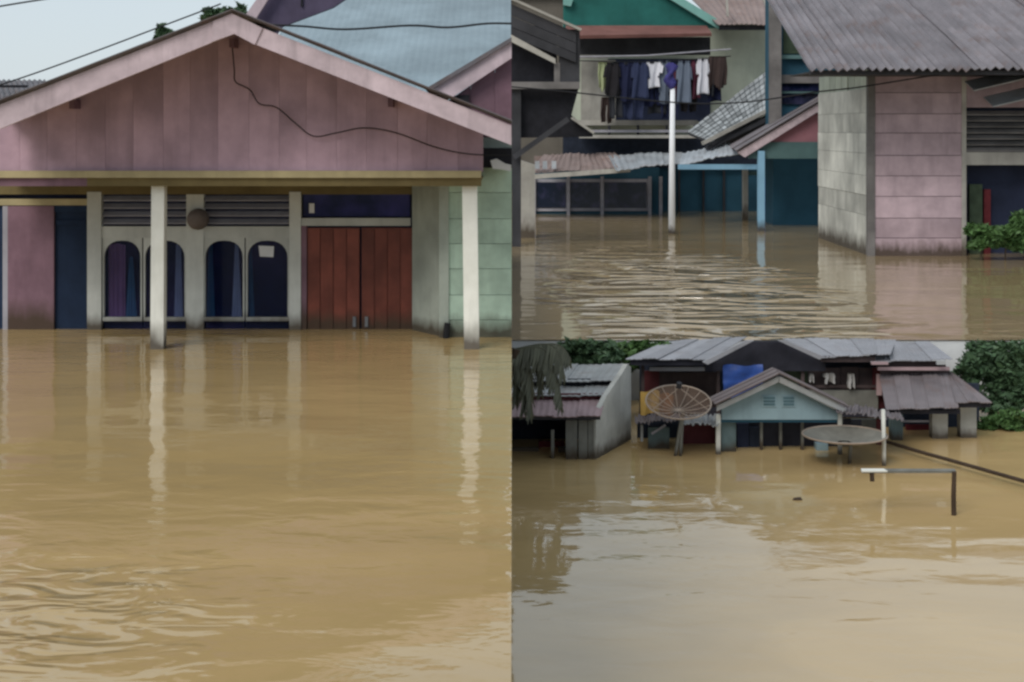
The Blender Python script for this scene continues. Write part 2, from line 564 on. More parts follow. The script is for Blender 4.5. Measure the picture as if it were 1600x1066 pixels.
# ================================================================== PANEL 1: the pink gabled house
def pink_house():
    h = thing('pink_house', 'pink gabled house with white porch posts and red brown doors standing in ochre flood', 'house', (X(380, 21), 21.0, W1))
    low = W1 - 0.8
    dg = 19.8

    def rake(x):                       # row of the gable's edge
        return 201 - 8 - 0.408 * x if x < 365 else 46 + (x - 365) * 0.394
    MB().pp([(-60, 222), (365, 52), (752, 205), (752, 274), (-60, 274)], dg + 0.034, 0.06).build('gable_backing', 'dull_pink', h)
    x = -56.0
    k = 0
    while x < 752:
        wd = random.uniform(42, 50)
        x1 = min(x + wd, 755)
        g = 0.12
        top = [(x + g, rake(x + g))]
        if x < 365 < x1:
            top.append((365, rake(365) + 2))
        top.append((x1 - g, rake(x1 - g)))
        b0 = 269 + random.uniform(-1, 1.2)
        dj = dg + random.uniform(-0.004, 0.004)
        MB().pp([(x + g, b0)] + top + [(x1 - g, b0)], dj, 0.03).build('gable_board', 'pink_board', h)
        x = x1
    # barge boards and roof of the porch gable
    df = 18.2
    MB().pp([(-60, 187), (352, 26), (352, 58), (-60, 226)], df, 0.05).build('barge_board', 'pink_fascia', h)
    MB().pp([(395, 38), (799, 196), (799, 227), (395, 68)], df, 0.05).build('barge_board', 'pink_fascia', h)
    MB().pp([(333, 33), (362, 21), (398, 38), (410, 44), (398, 70), (366, 53), (330, 66)], df - 0.025, 0.024).build('ridge_plate', 'pink_fascia', h)
    A, B, C = P(-60, 180, 18.12), P(363, 15, 18.12), P(799.2, 189, 18.12)
    back = Vector((0, 3.7, 0))
    m = MB().corr(A, A + back, B + back, B, 26, 0.012, 0.012, sag=0.02, seed=3)
    m.build('roof_sheet', 'old_roof', h)
    m = MB().corr(C + back, C, B, B + back, 26, 0.012, 0.012, sag=0.02, seed=5)
    m.build('roof_sheet', 'old_roof', h)
    for bx, by in ((112, 158), (362, 62), (610, 155)):
        MB().bp(bx - 4, by - 2, bx + 4, by + 12, 19.5, 0.3).build('purlin_end', 'dull_pink', h)
    # beam over the porch
    MB().bp(-60, 267, 752, 278, 19.72, 0.07).build('beam_trim', 'yellow_trim', h)
    MB().bp(-60, 278, 136, 291, 19.78, 0.1).build('porch_beam', 'dull_pink', h)
    MB().bp(136, 278, 752, 291, 19.78, 0.1).build('porch_beam', 'olive_board', h)  # olive front stands in for the shaded ceiling behind it
    MB().box(X(-60, 19.85), X(752, 19.85), 19.9, 21.85, Z(283, 19.9), Z(279.5, 19.9)).build('porch_ceiling', 'olive_board', h)
    # two porch posts
    for x0, x1, sk in ((236.5, 256.5, -1.5), (722, 745, 5)):
        zt, d = Z(278, 20), 19.93
        a = [(X(x0, d), zt), (X(x1, d), zt)]
        yb = 545
        b = [(X(x1 + sk, d), low), (X(x0 + sk - 1, d), low)]
        q = [(a[0][0], a[0][1]), (a[1][0], a[1][1]), b[0], b[1]]
        MB().hexa([(p[0], d, p[1]) for p in q], [(p[0], d + 0.17, p[1]) for p in q]).build('porch_post', 'white_post', h)
    # ---- window wall
    dw = 21.9
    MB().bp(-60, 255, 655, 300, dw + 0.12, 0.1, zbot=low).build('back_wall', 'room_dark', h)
    MB().bp(-60, 268, 650, 304, dw - 0.02, 0.12).build('wall_plate', 'olive_board', h)
    for x0, x1 in ((136, 158), (291, 318), (452, 470)):
        MB().bp(x0, 300, x1, 520, dw - 0.03 if x0 != 291 else dw - 0.01, 0.14, zbot=low).build('wall_post', 'cream_frame', h)
    # louvre over the windows
    for i in range(4):
        y = 310 + i * 12
        m = MB()
        x0, x1 = X(158, dw), X(452, dw)
        z0 = Z(y, dw)
        m.hexa([(x0, dw + 0.02, z0 - 0.045), (x1, dw + 0.02, z0 - 0.045), (x1, dw + 0.02, z0 - 0.03), (x0, dw + 0.02, z0 - 0.03)],
               [(x0, dw + 0.11, z0 + 0.02), (x1, dw + 0.11, z0 + 0.02), (x1, dw + 0.11, z0 + 0.035), (x0, dw + 0.11, z0 + 0.035)])
        m.build('louvre_slat', 'slat_grey', h)
    MB().bp(158, 354, 291, 372, dw, 0.1).build('transom_rail', 'cream_frame', h)
    MB().bp(318, 354, 452, 372, dw, 0.1).build('transom_rail', 'cream_frame', h)
    # four arched windows
    for xa, xb in ((160, 222), (224, 291), (318, 382), (384, 452)):
        win = MB()
        cx, hw = (xa + xb) / 2, (xb - xa) / 2 - 2.6
        arch = []
        for i in range(13):
            t = math.pi * i / 12
            sx = math.copysign(abs(math.cos(t)) ** 0.8, math.cos(t))
            arch.append((cx + hw * sx, 402 - 26 * math.sin(t)))
        # spandrel above the arch as a strip between the arch and the head
        for i in range(12):
            (ax, ay), (bx, by) = arch[i], arch[i + 1]
            win.pp([(ax, ay), (bx, by), (bx, 371.5), (ax, 371.5)], dw + 0.015, 0.07)
        win.bp(xa, 371.5, cx - hw, 497, dw + 0.015, 0.07)
        win.bp(cx + hw, 371.5, xb, 497, dw + 0.015, 0.07)
        f = win.build('window_frame', 'cream_frame', h)
        MB().bp(xa, 374, xb, 500, dw + 0.06, 0.01).build('pane', 'pane_navy', f)
        MB().bp(xa, 496, xb, 502, dw - 0.005, 0.09).build('sill_rail', 'cream_frame', f)
        MB().bp(xa, 502, xb, 520, dw + 0.065, 0.01, zbot=low).build('lower_pane', 'pane_navy', f)
        for ca, cb, cy0, cy1, taper, cm in {160: ((170, 196, 380, 500, 0, 'curtain_mauve'), (196, 214, 400, 500, 6, 'curtain_teal')), 224: ((272, 286, 380, 500, 3, 'curtain_pale'),),
                                        318: ((322, 336, 378, 500, 4, 'curtain_teal'), (362, 378, 378, 500, 5, 'curtain_pale')), 384: ((384, 398, 378, 500, 5, 'curtain_teal'),)}[xa]:
            vs, fs = [], []
            for j in range(2):
                for i in range(13):
                    u = i / 12
                    p = P(ca + (cb - ca) * u + (taper * (.5 - u) * 2 if j == 0 else 0), cy1 if j else cy0 + 6 * abs(u - .5), dw + 0.088)
                    vs.append(p + Vector((0, 0.012 * math.sin(u * 22), 0)))
            for i in range(12):
                fs.append((i, i + 1, 14 + i, 13 + i))
            n_ = len(vs)
            fs += [tuple(n_ + q for q in reversed(f_)) for f_ in fs[:]]
            MB().add(vs + [p + Vector((0, .004, 0)) for p in vs], fs).build('curtain', cm, f)
        if xa == 384:
            MB().pp([(404, 384), (428, 385), (427, 402), (406, 401)], dw + 0.045, 0.006).build('sticker', 'white_paint', f)
    # doors
    MB().bp(474, 303, 640, 338, dw + 0.05, 0.02).build('fanlight_pane', 'pane_blue', h)
    MB().bp(483, 318, 491, 333, dw + 0.03, 0.015).build('fanlight_catch', 'white_paint', h)
    MB().bp(470, 341, 641, 353, dw, 0.1).build('door_head', 'cream_frame', h)
    MB().bp(470, 353, 479, 520, dw + 0.0, 0.1, zbot=low).build('door_jamb', 'dull_pink', h)
    for li, (xa, xb) in enumerate(((480, 562), (565, 646))):
        leaf = MB().bp(xa, 356, xb, 520, dw + 0.055, 0.03, zbot=low).build('door', 'red_wood', h)
        n = 4
        for i in range(n):
            a = xa + (xb - xa) * i / n
            b = xa + (xb - xa) * (i + 1) / n
            MB().bp(a + 0.9, 357 + random.uniform(0, 1), b - 0.9, 520, dw + 0.035 + random.uniform(-0.004, 0.004), 0.019, zbot=low).build('plank', 'red_wood', leaf)
        hx = xb - 11 if li == 0 else xa + 5
        MB().bp(hx, 495, hx + 5, 511, dw + 0.0, 0.03).build('handle', 'metal_grey', leaf)
    # left end: dull pink wall, blue door, pale lintel
    MB().bp(12, 322, 84, 520, dw + 0.0, 0.11, zbot=low).build('pink_panel', 'dull_pink', h)
    MB().bp(84, 330, 137, 520, dw + 0.06, 0.03, zbot=low).build('side_door', 'navy_door', h)
    MB().bp(88, 344, 134, 352, dw + 0.03, 0.03).build('door_rail', 'navy_door', h)
    MB().bp(-60, 311, 137, 321, dw - 0.01, 0.1).build('lintel', 'yellow_trim', h)
    MB().bp(84, 321, 137, 331, dw + 0.02, 0.06).build('door_head', 'navy_door', h)
    MB().bp(-60, 322, 4, 520, dw + 0.05, 0.03, zbot=low).build('side_door', 'navy_door', h)
    MB().bp(4, 322, 12, 520, dw - 0.0, 0.1, zbot=low).build('door_jamb', 'slat_grey', h)
    return h


pink_house()

o = MB()
c = P(308, 343, 21.78)
for i in range(1):
    n = 20
    vs, fs = [], []
    prof = [(0.0, -0.10), (0.07, -0.095), (0.13, -0.06), (0.16, 0.0), (0.165, 0.05), (0.165, 0.1)]
    for r_, dy in prof:
        for k in range(n):
            a = 2 * math.pi * k / n
            vs.append(c + Vector((math.cos(a) * r_, dy, math.sin(a) * r_)))
    for j in range(len(prof) - 1):
        for k in range(n):
            fs.append((j * n + k, j * n + (k + 1) % n, (j + 1) * n + (k + 1) % n, (j + 1) * n + k))
    o.add(vs, fs)
tag(o.build('round_fitting', 'round_brown', smooth=True), 'round grey brown fitting fixed over the arched windows of the pink house', 'fitting')

# mint house right of the pink porch
mh = thing('mint_house', 'pale mint plank wall and white return wall beside the pink porch', 'house', (X(740, 21), 21.1, W1))
dm = 21.1
MB().bp(700, 215, 799.4, 240, dm + 0.06, 0.06, zbot=W1 - 0.8).build('wall_backing', 'pale_wall', mh)
ys = [262, 301, 342, 381, 420, 461, 500, 560]
for i in range(len(ys) - 1):
    MB().bp(701, ys[i] + 0.4, 799.4, ys[i + 1] - 0.4, dm + random.uniform(-0.006, 0.006), 0.05).build('plank', 'mint_plank', mh)
MB().bp(686, 262, 701, 560, dm - 0.04, 0.12).build('corner_board', 'pale_wall', mh)
MB().hexa([(X(644, 21.85), 21.85, W1 - 0.5), (X(687, dm), dm + 0.08, W1 - 0.5), (X(687, dm), dm + 0.08, Z(262, dm)), (X(644, 21.85), 21.85, Z(262, dm))],
          [(X(644, 21.85) + 0.12, 21.9, W1 - 0.5), (X(687, dm) + 0.08, dm + 0.12, W1 - 0.5), (X(687, dm) + 0.08, dm + 0.12, Z(262, dm)), (X(644, 21.85) + 0.12, 21.9, Z(262, dm))]).build('return_wall', 'pale_wall', mh)
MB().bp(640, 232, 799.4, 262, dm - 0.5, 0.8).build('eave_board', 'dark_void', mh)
tag(MB().pp([(766, 251), (776, 248), (790, 256), (799, 258), (798, 268), (784, 265), (770, 264)], 20.55, 0.03).build('rag', 'white_paint'),
    'scrap of white cloth caught under the eave beside the pink gable', 'cloth')
tag(MB().tube([P(699, 505, 21.0), P(697.5, 522, 21.0), P(697, 545, 21.0)], 0.045, 8, 0.055).build('stake', 'cable_black'),
    'short dark stake in the water at the corner of the mint wall', 'stake')

# cables of the pink house
pts = [P(362, 62, 19.7), P(366, 108, 19.72), P(368, 128, 19.72), P(390, 140, 19.72), P(405, 162, 19.7), P(432, 168, 19.7), P(462, 193, 19.7), P(490, 213, 19.7), P(525, 208, 19.7),
       P(570, 200, 19.7), P(620, 208, 19.7), P(680, 230, 19.7), P(735, 241, 19.7), P(799, 242, 19.7)]
tag(MB().tube(curve_pts(pts), 0.009, 6).build('cable', 'cable_black'), 'slack black cable looping across the pink gable boards', 'cable')
pts = [P(392, 38, 19.0), P(470, 41, 18.9), P(540, 46, 18.9), P(640, 40, 18.8), P(700, 43, 18.8), P(760, 37, 18.7), P(799.4, 37, 18.7)]
tag(MB().tube(curve_pts(pts), 0.014, 6).build('cable', 'cable_black'), 'thick dark cable running level in front of the blue grey roof', 'cable')
pts = [P(-60, 152, 20.6), P(45, 118, 20.6), P(150, 80, 20.6), P(240, 46, 20.6), P(330, 12, 20.6), P(345, 6, 20.6)]
tag(MB().tube(curve_pts(pts), 0.011, 6).build('cable', 'cable_black'), 'thin cable against the sky climbing above the pink roof slope', 'cable')
pts = [P(-80, 24, 18), P(0, 10, 18), P(75, -2, 18), P(160, -14, 18)]
tag(MB().tube(curve_pts(pts), 0.011, 6).build('cable', 'cable_black'), 'thin cable crossing the top corner of the sky', 'cable')

# houses behind the pink one
rh = thing('blue_roofed_house', 'rear house with big blue grey metal roof behind the pink gable', 'house', (X(600, 26), 26, W1))
MB().corr((-4.35, 22.6, CZ + 0.2), (-0.02, 22.6, CZ + 0.2), (-0.02, 29.2, CZ + 2.95), (-4.35, 29.2, CZ + 2.95), 34, 0.0035, 0.012, sag=0.03, seed=9).build('roof_sheet', 'blue_roof', rh)
MB().box(-4.2, -0.1, 23.2, 29.0, W1 - 0.5, CZ + 0.25).build('wall', 'pale_wall', rh)
ph = thing('purple_house', 'purple rear house gable rising behind the pink ridge', 'house', (X(470, 22.5), 22.5, W1))
MB().pp([(385, 60), (392, 22), (424, -22), (570, -22), (520, 12), (440, 42), (420, 70)], 22.4, 0.12).build('gable_wall', 'purple_wall', ph)
MB().pp([(383, 24), (418, -25), (434, -25), (398, 32)], 22.2, 0.06).build('barge_board', 'pink_fascia', ph)
MB().bp(470, -20, 473, 10, 22.36, 0.03).build('cover_strip', 'dark_void', ph)
MB().bp(386, 60, 420, 100, 22.42, 0.1, zbot=W1 - 0.3).build('wall', 'purple_wall', ph)
sg = thing('side_gable_house', 'greyish pink side gable beneath the blue grey roof', 'house', (X(750, 22), 22, W1))
MB().pp([(664, 139), (799.3, 58), (799.3, 65), (668, 144)], 21.75, 0.3).build('roof_edge', 'old_roof', sg)
MB().pp([(668, 143), (799.3, 65), (799.3, 91), (699, 157), (676, 158)], 21.82, 0.05).build('barge_board', 'pink_fascia', sg)
for x0, x1 in ((697, 735.2), (735.6, 773), (773.4, 799.2)):
    def yy(x): return 160 - (x - 697) * 0.69
    MB().pp([(x0, yy(x0)), (x1, yy(x1)), (x1, 240), (x0, 240)], 22.02 + random.uniform(-.006, .006), 0.04).build('gable_board', 'dull_pink', sg)
MB().pp([(700, 164), (799.2, 96), (799.2, 200), (700, 200)], 22.1, 0.05).build('gable_backing', 'dull_pink', sg)
MB().bp(690, 185, 799.2, 200, 22.2, 0.05, zbot=W1 - 0.5).build('wall', 'dull_pink', sg)
MB().pp([(705, 150), (733, 148), (732, 160), (708, 160)], 21.9, 0.1).build('bracket', 'dark_void', sg)
nh = thing('grey_house', 'low grey roofed house at the far end of the pink roof slope', 'house', (X(0, 25), 25, W1))
MB().corr(P(-90, 178, 23.5), P(92, 166, 23.5), P(70, 125, 27), P(-90, 125, 27), 20, 0.02, 0.02, seed=2).build('roof_sheet', 'old_roof', nh)
MB().bp(-90, 133, 42, 137, 25.2, 0.05).build('roof_batten', 'dark_void', nh)
MB().bp(-90, 178, 88, 240, 24, 2.5, zbot=W1 - 0.3).build('wall', 'dull_pink', nh)


# ------------------------------------------------------------------ trees
def leaf(m, p, s, rnd):
    a, b = rnd.uniform(0, 6.28), rnd.uniform(-0.9, 0.9)
    u = Vector((math.cos(a) * math.cos(b), math.sin(a) * math.cos(b), math.sin(b)))
    v = u.cross(Vector((rnd.uniform(-1, 1), rnd.uniform(-1, 1), rnd.uniform(-1, 1)))).normalized()
    m.add([p - u * s, p + v * s * 0.42, p + u * s, p - v * s * 0.42], [(0, 1, 2, 3)])


def crown(blobs, n, s, seed, ztop=None, xmin=None):
    rnd = random.Random(seed)
    m = MB()
    sub = []
    for bx, by, bz, rx, ry, rz in blobs:
        for _ in range(11):
            q = Vector((rnd.gauss(0, 1), rnd.gauss(0, 1), rnd.gauss(0, 1))).normalized() * rnd.uniform(.35, .8)
            k_ = rnd.uniform(.28, .5)
            sub.append((bx + q.x * rx, by + q.y * ry, bz + q.z * rz, rx * k_, ry * k_, rz * k_ * .8))
    blobs = sub
    tot = sum(b[3] * b[4] * b[5] for b in blobs)
    for bx, by, bz, rx, ry, rz in blobs:
        for _ in range(int(n * rx * ry * rz / tot)):
            while True:
                q = Vector((rnd.gauss(0, 1), rnd.gauss(0, 1), rnd.gauss(0, 1)))
                if q.length > 0.1:
                    break
            q = q.normalized() * rnd.uniform(0.35, 1.0) ** 0.45
            p = Vector((bx + q.x * rx, by + q.y * ry, bz + q.z * rz))
            if mnoise.noise(p * (1.3 / max(rx, 0.3))) < -0.22:
                continue
            if ztop is not None and p.z > ztop(p) - rnd.uniform(0, 0.12):
                continue
            if xmin is not None and p.x < xmin:
                continue
            leaf(m, p, s * rnd.choice((.5, .7, .9, 1.1, 1.6)) * rnd.uniform(0.8, 1.2), rnd)
    return m


def tree(label, base, blobs, n, s, m, seed, ztop=None, group=None, trunk=0.12):
    t = thing('tree', label, 'tree', base, group)
    b = Vector(base)
    k = MB()
    c0 = Vector(blobs[0][:3])
    mid = (b + c0) / 2 + Vector((0.1, 0, 0.1))
    k.tube(curve_pts([b - Vector((0, 0, 0.4)), mid, c0]), trunk, 7, trunk * 0.45)
    for bl in blobs:
        k.tube([mid * 0.4 + c0 * 0.6, Vector(bl[:3])], trunk * 0.4, 5, trunk * 0.12)
    k.build('trunk', 'bark', t)
    crown(blobs, n, s, seed, ztop).build('crown', m, t)
    return t


c = P(250, 54, 34)
tree('small dark treetop showing above the middle of the pink roof slope', (c.x, 34, W1), [(c.x, 34, c.z + .02, 0.24, 0.24, 0.24), (c.x + .2, 34, c.z - .2, 0.4, 0.3, 0.25)], 3500, 0.07, 'leaf_dark', 1)
c = P(352, 16, 34)
tree('wider dark treetop just behind the ridge of the pink house', (c.x, 34, W1), [(c.x, 34, c.z, 0.42, 0.35, 0.33), (c.x - .35, 34, c.z - .15, 0.25, 0.3, 0.22), (c.x + .35, 34, c.z - .1, 0.3, 0.3, 0.25)], 5000, 0.08, 'leaf_dark', 2)


# ================================================================== PANEL 2: crowded houses behind the upper flood
mat('grey_rose_plank', (184, 162, 168), var=0.32, streak=0.5, scale=0.5, mud=(W2, 0.8))
mat('stained_block', (212, 210, 200), var=0.4, streak=0.8, scale=0.35, mud=(W2, 1.0))
mat('corr_grey', (132, 126, 130), rust=0.45, var=0.3, streak=0.7, rough=0.5, metal=0.15, scale=0.35, stretch=(1.5, 0.15, 0.15))
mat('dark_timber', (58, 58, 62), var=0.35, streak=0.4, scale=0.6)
mat('grey_timber', (116, 112, 110), var=0.35, streak=0.5, scale=0.6, stretch=(0.2, 1, 1))
mat('teal_wall', (26, 92, 86), var=0.3, streak=0.3, scale=0.4)
mat('mint_trim', (120, 168, 160), var=0.15, streak=0.3, scale=0.5)
mat('rust_band', (122, 84, 78), var=0.25, streak=0.4, scale=0.4)
mat('lime_wash', (184, 190, 174), var=0.25, streak=0.4, scale=0.3)
mat('rose_roof', (142, 126, 122), rust=0.3, var=0.2, streak=0.35, scale=0.3)
mat('tile_grey', (160, 164, 166), var=0.3, streak=0.3, scale=0.5, per=0.3)
mat('sky_blue', (128, 170, 196), var=0.12, streak=0.2, scale=0.6, mud=(W2, 0.8))
mat('deep_teal', (40, 84, 104), var=0.3, streak=0.2, scale=0.3)
mat('bright_blue', (20, 66, 140), var=0.2, streak=0.2, scale=0.5)
mat('faded_teal', (84, 112, 112), var=0.25, streak=0.3, scale=0.4)
mat('rose_board', (150, 104, 112), var=0.2, streak=0.4, scale=0.4)
mat('pale_sheet', (176, 182, 188), rust=0.4, var=0.25, streak=0.5, rough=0.45, metal=0.1, scale=0.4)
mat('pale_pillar', (168, 164, 156), var=0.3, streak=0.5, scale=0.5, mud=(W2, 1.2))
mat('pole_white', (226, 228, 232), var=0.08, streak=0.15, scale=0.4, mud=(W2, 0.6))
mat('void', (34, 42, 58), var=0.3, streak=0, bump=0)  # interior darkness as a colour, lifted towards blue in place of haze
mat('inner_navy', (34, 42, 66), var=0.4, streak=0.2, scale=0.4)
mat('inner_red', (96, 30, 36), var=0.3, streak=0.2)
mat('inner_green', (60, 74, 56), var=0.3, streak=0.2)
glass('pane_dark', (14, 32, 62), 0.15)
low2 = W2 - 0.8

# ---- the grey pink plank house with the big corrugated roof
h = thing('plank_house', 'grey pink plank house with stained block side and big corrugated roof', 'house', (23, 76, W2))
D0 = 72.8
XS = X(1359, D0)
MB().box(XS + 0.1, X(1506, D0), D0 + 0.2, D0 + 12, low2, Z(100, D0)).build('wall_core', 'dark_timber', h)
ys = [112, 145, 178, 208, 243, 275, 307, 341, 372, 440]
for i in range(len(ys) - 1):
    MB().box(XS + 0.28, X(1503, D0), D0 + random.uniform(-0.03, 0.03), D0 + 0.25, Z(ys[i + 1] - 0.45, D0), Z(ys[i] + 0.45, D0)).build('plank', 'grey_rose_plank', h)
ys = [138, 176, 208, 240, 275, 306, 338, 440]
for i in range(len(ys) - 1):
    for a, b in ((D0 + 0.3, D0 + 12.1),):
        MB().box(XS - random.uniform(0.0, 0.06), XS + 0.2, a, b, Z(ys[i + 1] - 0.25, D0), Z(ys[i] + 0.25, D0)).build('block', 'stained_block', h)
for i in range(8):
    y0 = D0 + 0.5 + i * 1.45
    MB().box(XS + 0.02 + random.uniform(-.03, .03), XS + 0.2, y0 + 0.04, y0 + 1.4, Z(138, D0), Z(108, D0)).build('upper_board', 'lime_wash', h)
MB().box(XS - 0.12, XS + 0.26, D0 - 0.08, D0 + 0.28, low2, Z(112, D0)).build('corner_post', 'grey_timber', h)
MB().bp(1503, 112, 1510, 420, D0 - 0.06, 0.35, zbot=low2).build('wall_trim', 'pale_pillar', h)
for i in range(4):
    a = 1262 + i * 200
    roofing('roof_sheet', P(a, 108, 67.6), P(a + 200, 108, 67.6), (X(a + 200, 67.6), 83, CZ + 8.3), (X(a, 67.6) + (0.35 if i == 0 else 0), 83, CZ + 8.3), 3, 15, 0.09, 0.04, 'corr_grey', h, sag=0.12, seed=11 + i)
MB().bp(1266, 110, 1860, 117, 67.9, 0.25).build('eave_fascia', 'dark_timber', h)
MB().box(X(1266, 67.9), X(1860, 67.9), 68.2, D0 + 0.1, Z(114, 67.9), Z(112, 67.9)).build('soffit', 'dark_timber', h)
# louvred opening on the right
MB().bp(1505, 50, 1900, 400, D0 + 1.6, 0.2, zbot=low2).build('inner_wall', 'inner_navy', h)
MB().bp(1509, 117, 1680, 168, D0 + 0.1, 0.3).build('wall_head', 'grey_rose_plank', h)
for i in range(7):
    y = 176 + i * 9.4
    m = MB()
    x0, x1, z0 = X(1509, D0), X(1680, D0), Z(y, D0)
    m.hexa([(x0, D0 + .05, z0 - .16), (x1, D0 + .05, z0 - .16), (x1, D0 + .05, z0 - .09), (x0, D0 + .05, z0 - .09)],
           [(x0, D0 + .3, z0 + .02), (x1, D0 + .3, z0 + .02), (x1, D0 + .3, z0 + .09), (x0, D0 + .3, z0 + .09)])
    m.build('louvre_slat', 'grey_timber', h)
MB().bp(1509, 238, 1680, 258, D0, 0.35).build('lintel', 'pale_pillar', h)
MB().bp(1515, 288, 1535, 400, D0 + 1.2, 0.2, zbot=low2).build('green_shutter', 'inner_green', h)
MB().bp(1538, 296, 1548, 400, D0 + 1.25, 0.2, zbot=low2).build('red_shutter', 'inner_red', h)
for (xa, ya, xb, yb), wd in zip(((1522, 141, 1680, 104), (1552, 166, 1680, 136)), (9, 11)):
    m = MB()
    a, b = P(xa, ya, 71.0), P(xb, yb, 71.0)
    m.slab([a, b, b + Vector((0, 1.5, 0.5)), a + Vector((0, 1.5, 0.5))], 0.06)
    m.build('awning_sheet', 'pale_sheet', h)

# bush in the water by the plank house
sh = thing('shrub', 'leafy green shrub standing in the flood by the louvred opening', 'shrub', (X(1565, 70), 70, W2))
bl = [(X(1535, 70), 70.3, Z(375, 70), .9, .8, .75), (X(1572, 70), 70.2, Z(368, 70), 1.0, .9, .9), (X(1605, 70), 70.4, Z(360, 70), 1.0, .9, 1.1), (X(1640, 70), 70.4, Z(370, 70), 1.0, .9, 1.0)]
crown(bl, 12000, 0.17, 21).build('foliage', 'leaf_mid', sh)
k = MB()
for b in bl:
    k.tube([(b[0], b[1], W2 - .5), (b[0] + .1, b[1], b[2] + .4)], 0.06, 5, 0.02)
k.build('stem', 'bark', sh)

# ---- dark timber house between
h = thing('dark_timber_house', 'narrow dark two storey timber house behind the corrugated roof', 'house', (X(1245, 96), 96, W2))
MB().bp(1208, -40, 1330, 300, 96, 3, zbot=low2).build('wall', 'deep_teal', h)
MB().bp(1203, -40, 1221, 196, 94.6, 0.5).build('corner_post', 'grey_timber', h)
for ya, yb, m in ((14, 19, 'dark_timber'), (86, 92, 'faded_teal'), (117, 130, 'grey_timber'), (143, 146, 'faded_teal')):
    MB().bp(1221, ya, 1320, yb, 95.5, 0.35).build('wall_rail', m, h)
MB().bp(1224, 20, 1310, 84, 95.9, 0.12).build('shutter_panel', 'inner_green', h)
MB().bp(1221, 131, 1310, 142, 95.8, 0.15).build('window_band', 'pane_dark', h)
MB().bp(1221, 147, 1310, 163, 95.8, 0.15).build('window_band', 'pane_dark', h)

# ---- the blue porch house
h = thing('blue_porch_house', 'dark blue house with pale blue porch post and rose gable', 'house', (X(1200, 95), 100, W2))
DB = 90.0
MB().pp([(1152, 238), (1276, 163), (1300, 158), (1300, 178), (1276, 176), (1164, 246)], DB, 0.25).build('barge_board', 'pink_fascia', h)
roofing('roof_sheet', P(1150, 236, DB - .2), P(1140, 228, DB + 8), P(1290, 145, DB + 8), P(1290, 152, DB - .2), 3, 10, 0.05, 0.05, 'corr_grey', h, sag=0, seed=31)
MB().pp([(1188, 224), (1276, 177), (1300, 177), (1300, 224)], DB + 0.5, 0.2).build('gable_wall', 'rose_board', h)
MB().bp(1170, 222, 1300, 248, DB + 0.4, 0.3).build('porch_fascia', 'faded_teal', h)
MB().bp(1185, 236, 1195, 362, DB, 0.45, zbot=low2).build('porch_post', 'sky_blue', h)
MB().bp(1060, 257, 1187, 265, DB + 0.6, 0.3).build('porch_beam', 'sky_blue', h)
MB().bp(1161, 262, 1169, 340, 101, 0.4, zbot=low2).build('inner_post', 'pale_pillar', h)
MB().bp(1225, 246, 1232, 340, 101, 0.4, zbot=low2).build('inner_post', 'faded_teal', h)
MB().bp(1024, 220, 1300, 300, 112, 0.5, zbot=low2).build('back_wall', 'deep_teal', h)
MB().bp(1170, 268, 1300, 274, 101.2, 0.2).build('inner_rail', 'faded_teal', h)
MB().bp(1192, 278, 1206, 330, 110.5, 0.3, zbot=low2).build('blue_door', 'bright_blue', h)
w_ = MB().bp(1236, 276, 1284, 324, 110.6, 0.2).build('window', 'pane_dark', h)
for x0, x1, y0, y1 in ((1234, 1238, 272, 330), (1258, 1261, 276, 324), (1236, 1284, 272, 276), (1236, 1284, 324, 328)):
    MB().bp(x0, y0, x1, y1, 110.4, 0.2).build('window_bar', 'faded_teal', w_)
for x0 in (1024, 1060, 1098, 1130):
    MB().bp(x0, 262, x0 + 3, 330, 111.7, 0.3, zbot=low2).build('wall_batten', 'dark_timber', h)
m = MB()
for i in range(14):
    t0, t1 = math.pi * i / 14, math.pi * (i + 1) / 14
    m.bar(P(1260 - 20 * math.cos(t0), 318 - 28 * math.sin(t0), 110.3), P(1260 - 20 * math.cos(t1), 318 - 28 * math.sin(t1), 110.3), 0.14, 0.14)
m.build('window_arch', 'faded_teal', w_)

# ---- low house with three dark windows and its pale awning
h = thing('low_window_house', 'low house with three dark windows under a pale tin awning', 'house', (X(920, 108), 108, W2))
MB().bp(825, 262, 1030, 332, 108.3, 1.5, zbot=low2).build('wall', 'deep_teal', h)
for x0, x1 in ((838, 884), (891, 937), (944, 1010)):
    f = MB().bp(x0 - 3, 280, x1 + 3, 330, 108.1, 0.15).build('window_frame', 'slat_grey', h)
    MB().bp(x0, 285, x1, 325, 108.02, 0.06).build('pane', 'pane_dark', f)
for x0 in (832, 885.5, 938.5, 1013, 1030):
    MB().bp(x0, 276, x0 + 5, 335, 107.8, 0.2, zbot=low2).build('wall_post', 'slat_grey', h)
MB().pp([(818, 274), (985, 262), (985, 269), (818, 281)], 101.5, 0.3).build('awning_board', 'pale_pillar', h)
roofing('awning_sheet', P(826, 270, 102), P(985, 263, 102), P(960, 240, 107), P(850, 242, 107), 4, 16, 0.03, 0.05, 'rose_roof', h, sag=0.08, seed=41)
roofing('awning_sheet', P(962, 266, 101), P(1075, 254, 101), P(1075, 238, 106), P(950, 243, 106), 3, 12, 0.03, 0.05, 'pale_sheet', h, sag=0.08, seed=42)
roofing('awning_sheet', P(1062, 258, 95.5), P(1174, 236, 95.5), P(1168, 218, 98.5), P(1066, 240, 98.5), 3, 12, 0.03, 0.05, 'pale_sheet', h, sag=0.08, seed=43)
MB().bp(835, 244, 955, 262, 108.0, 0.2).build('upper_wall', 'rose_roof', h)
for x0 in (836, 848, 862):
    MB().bp(x0, 252, x0 + 7, 264, 101.8, 0.3).build('broken_slat', 'pale_sheet', h)

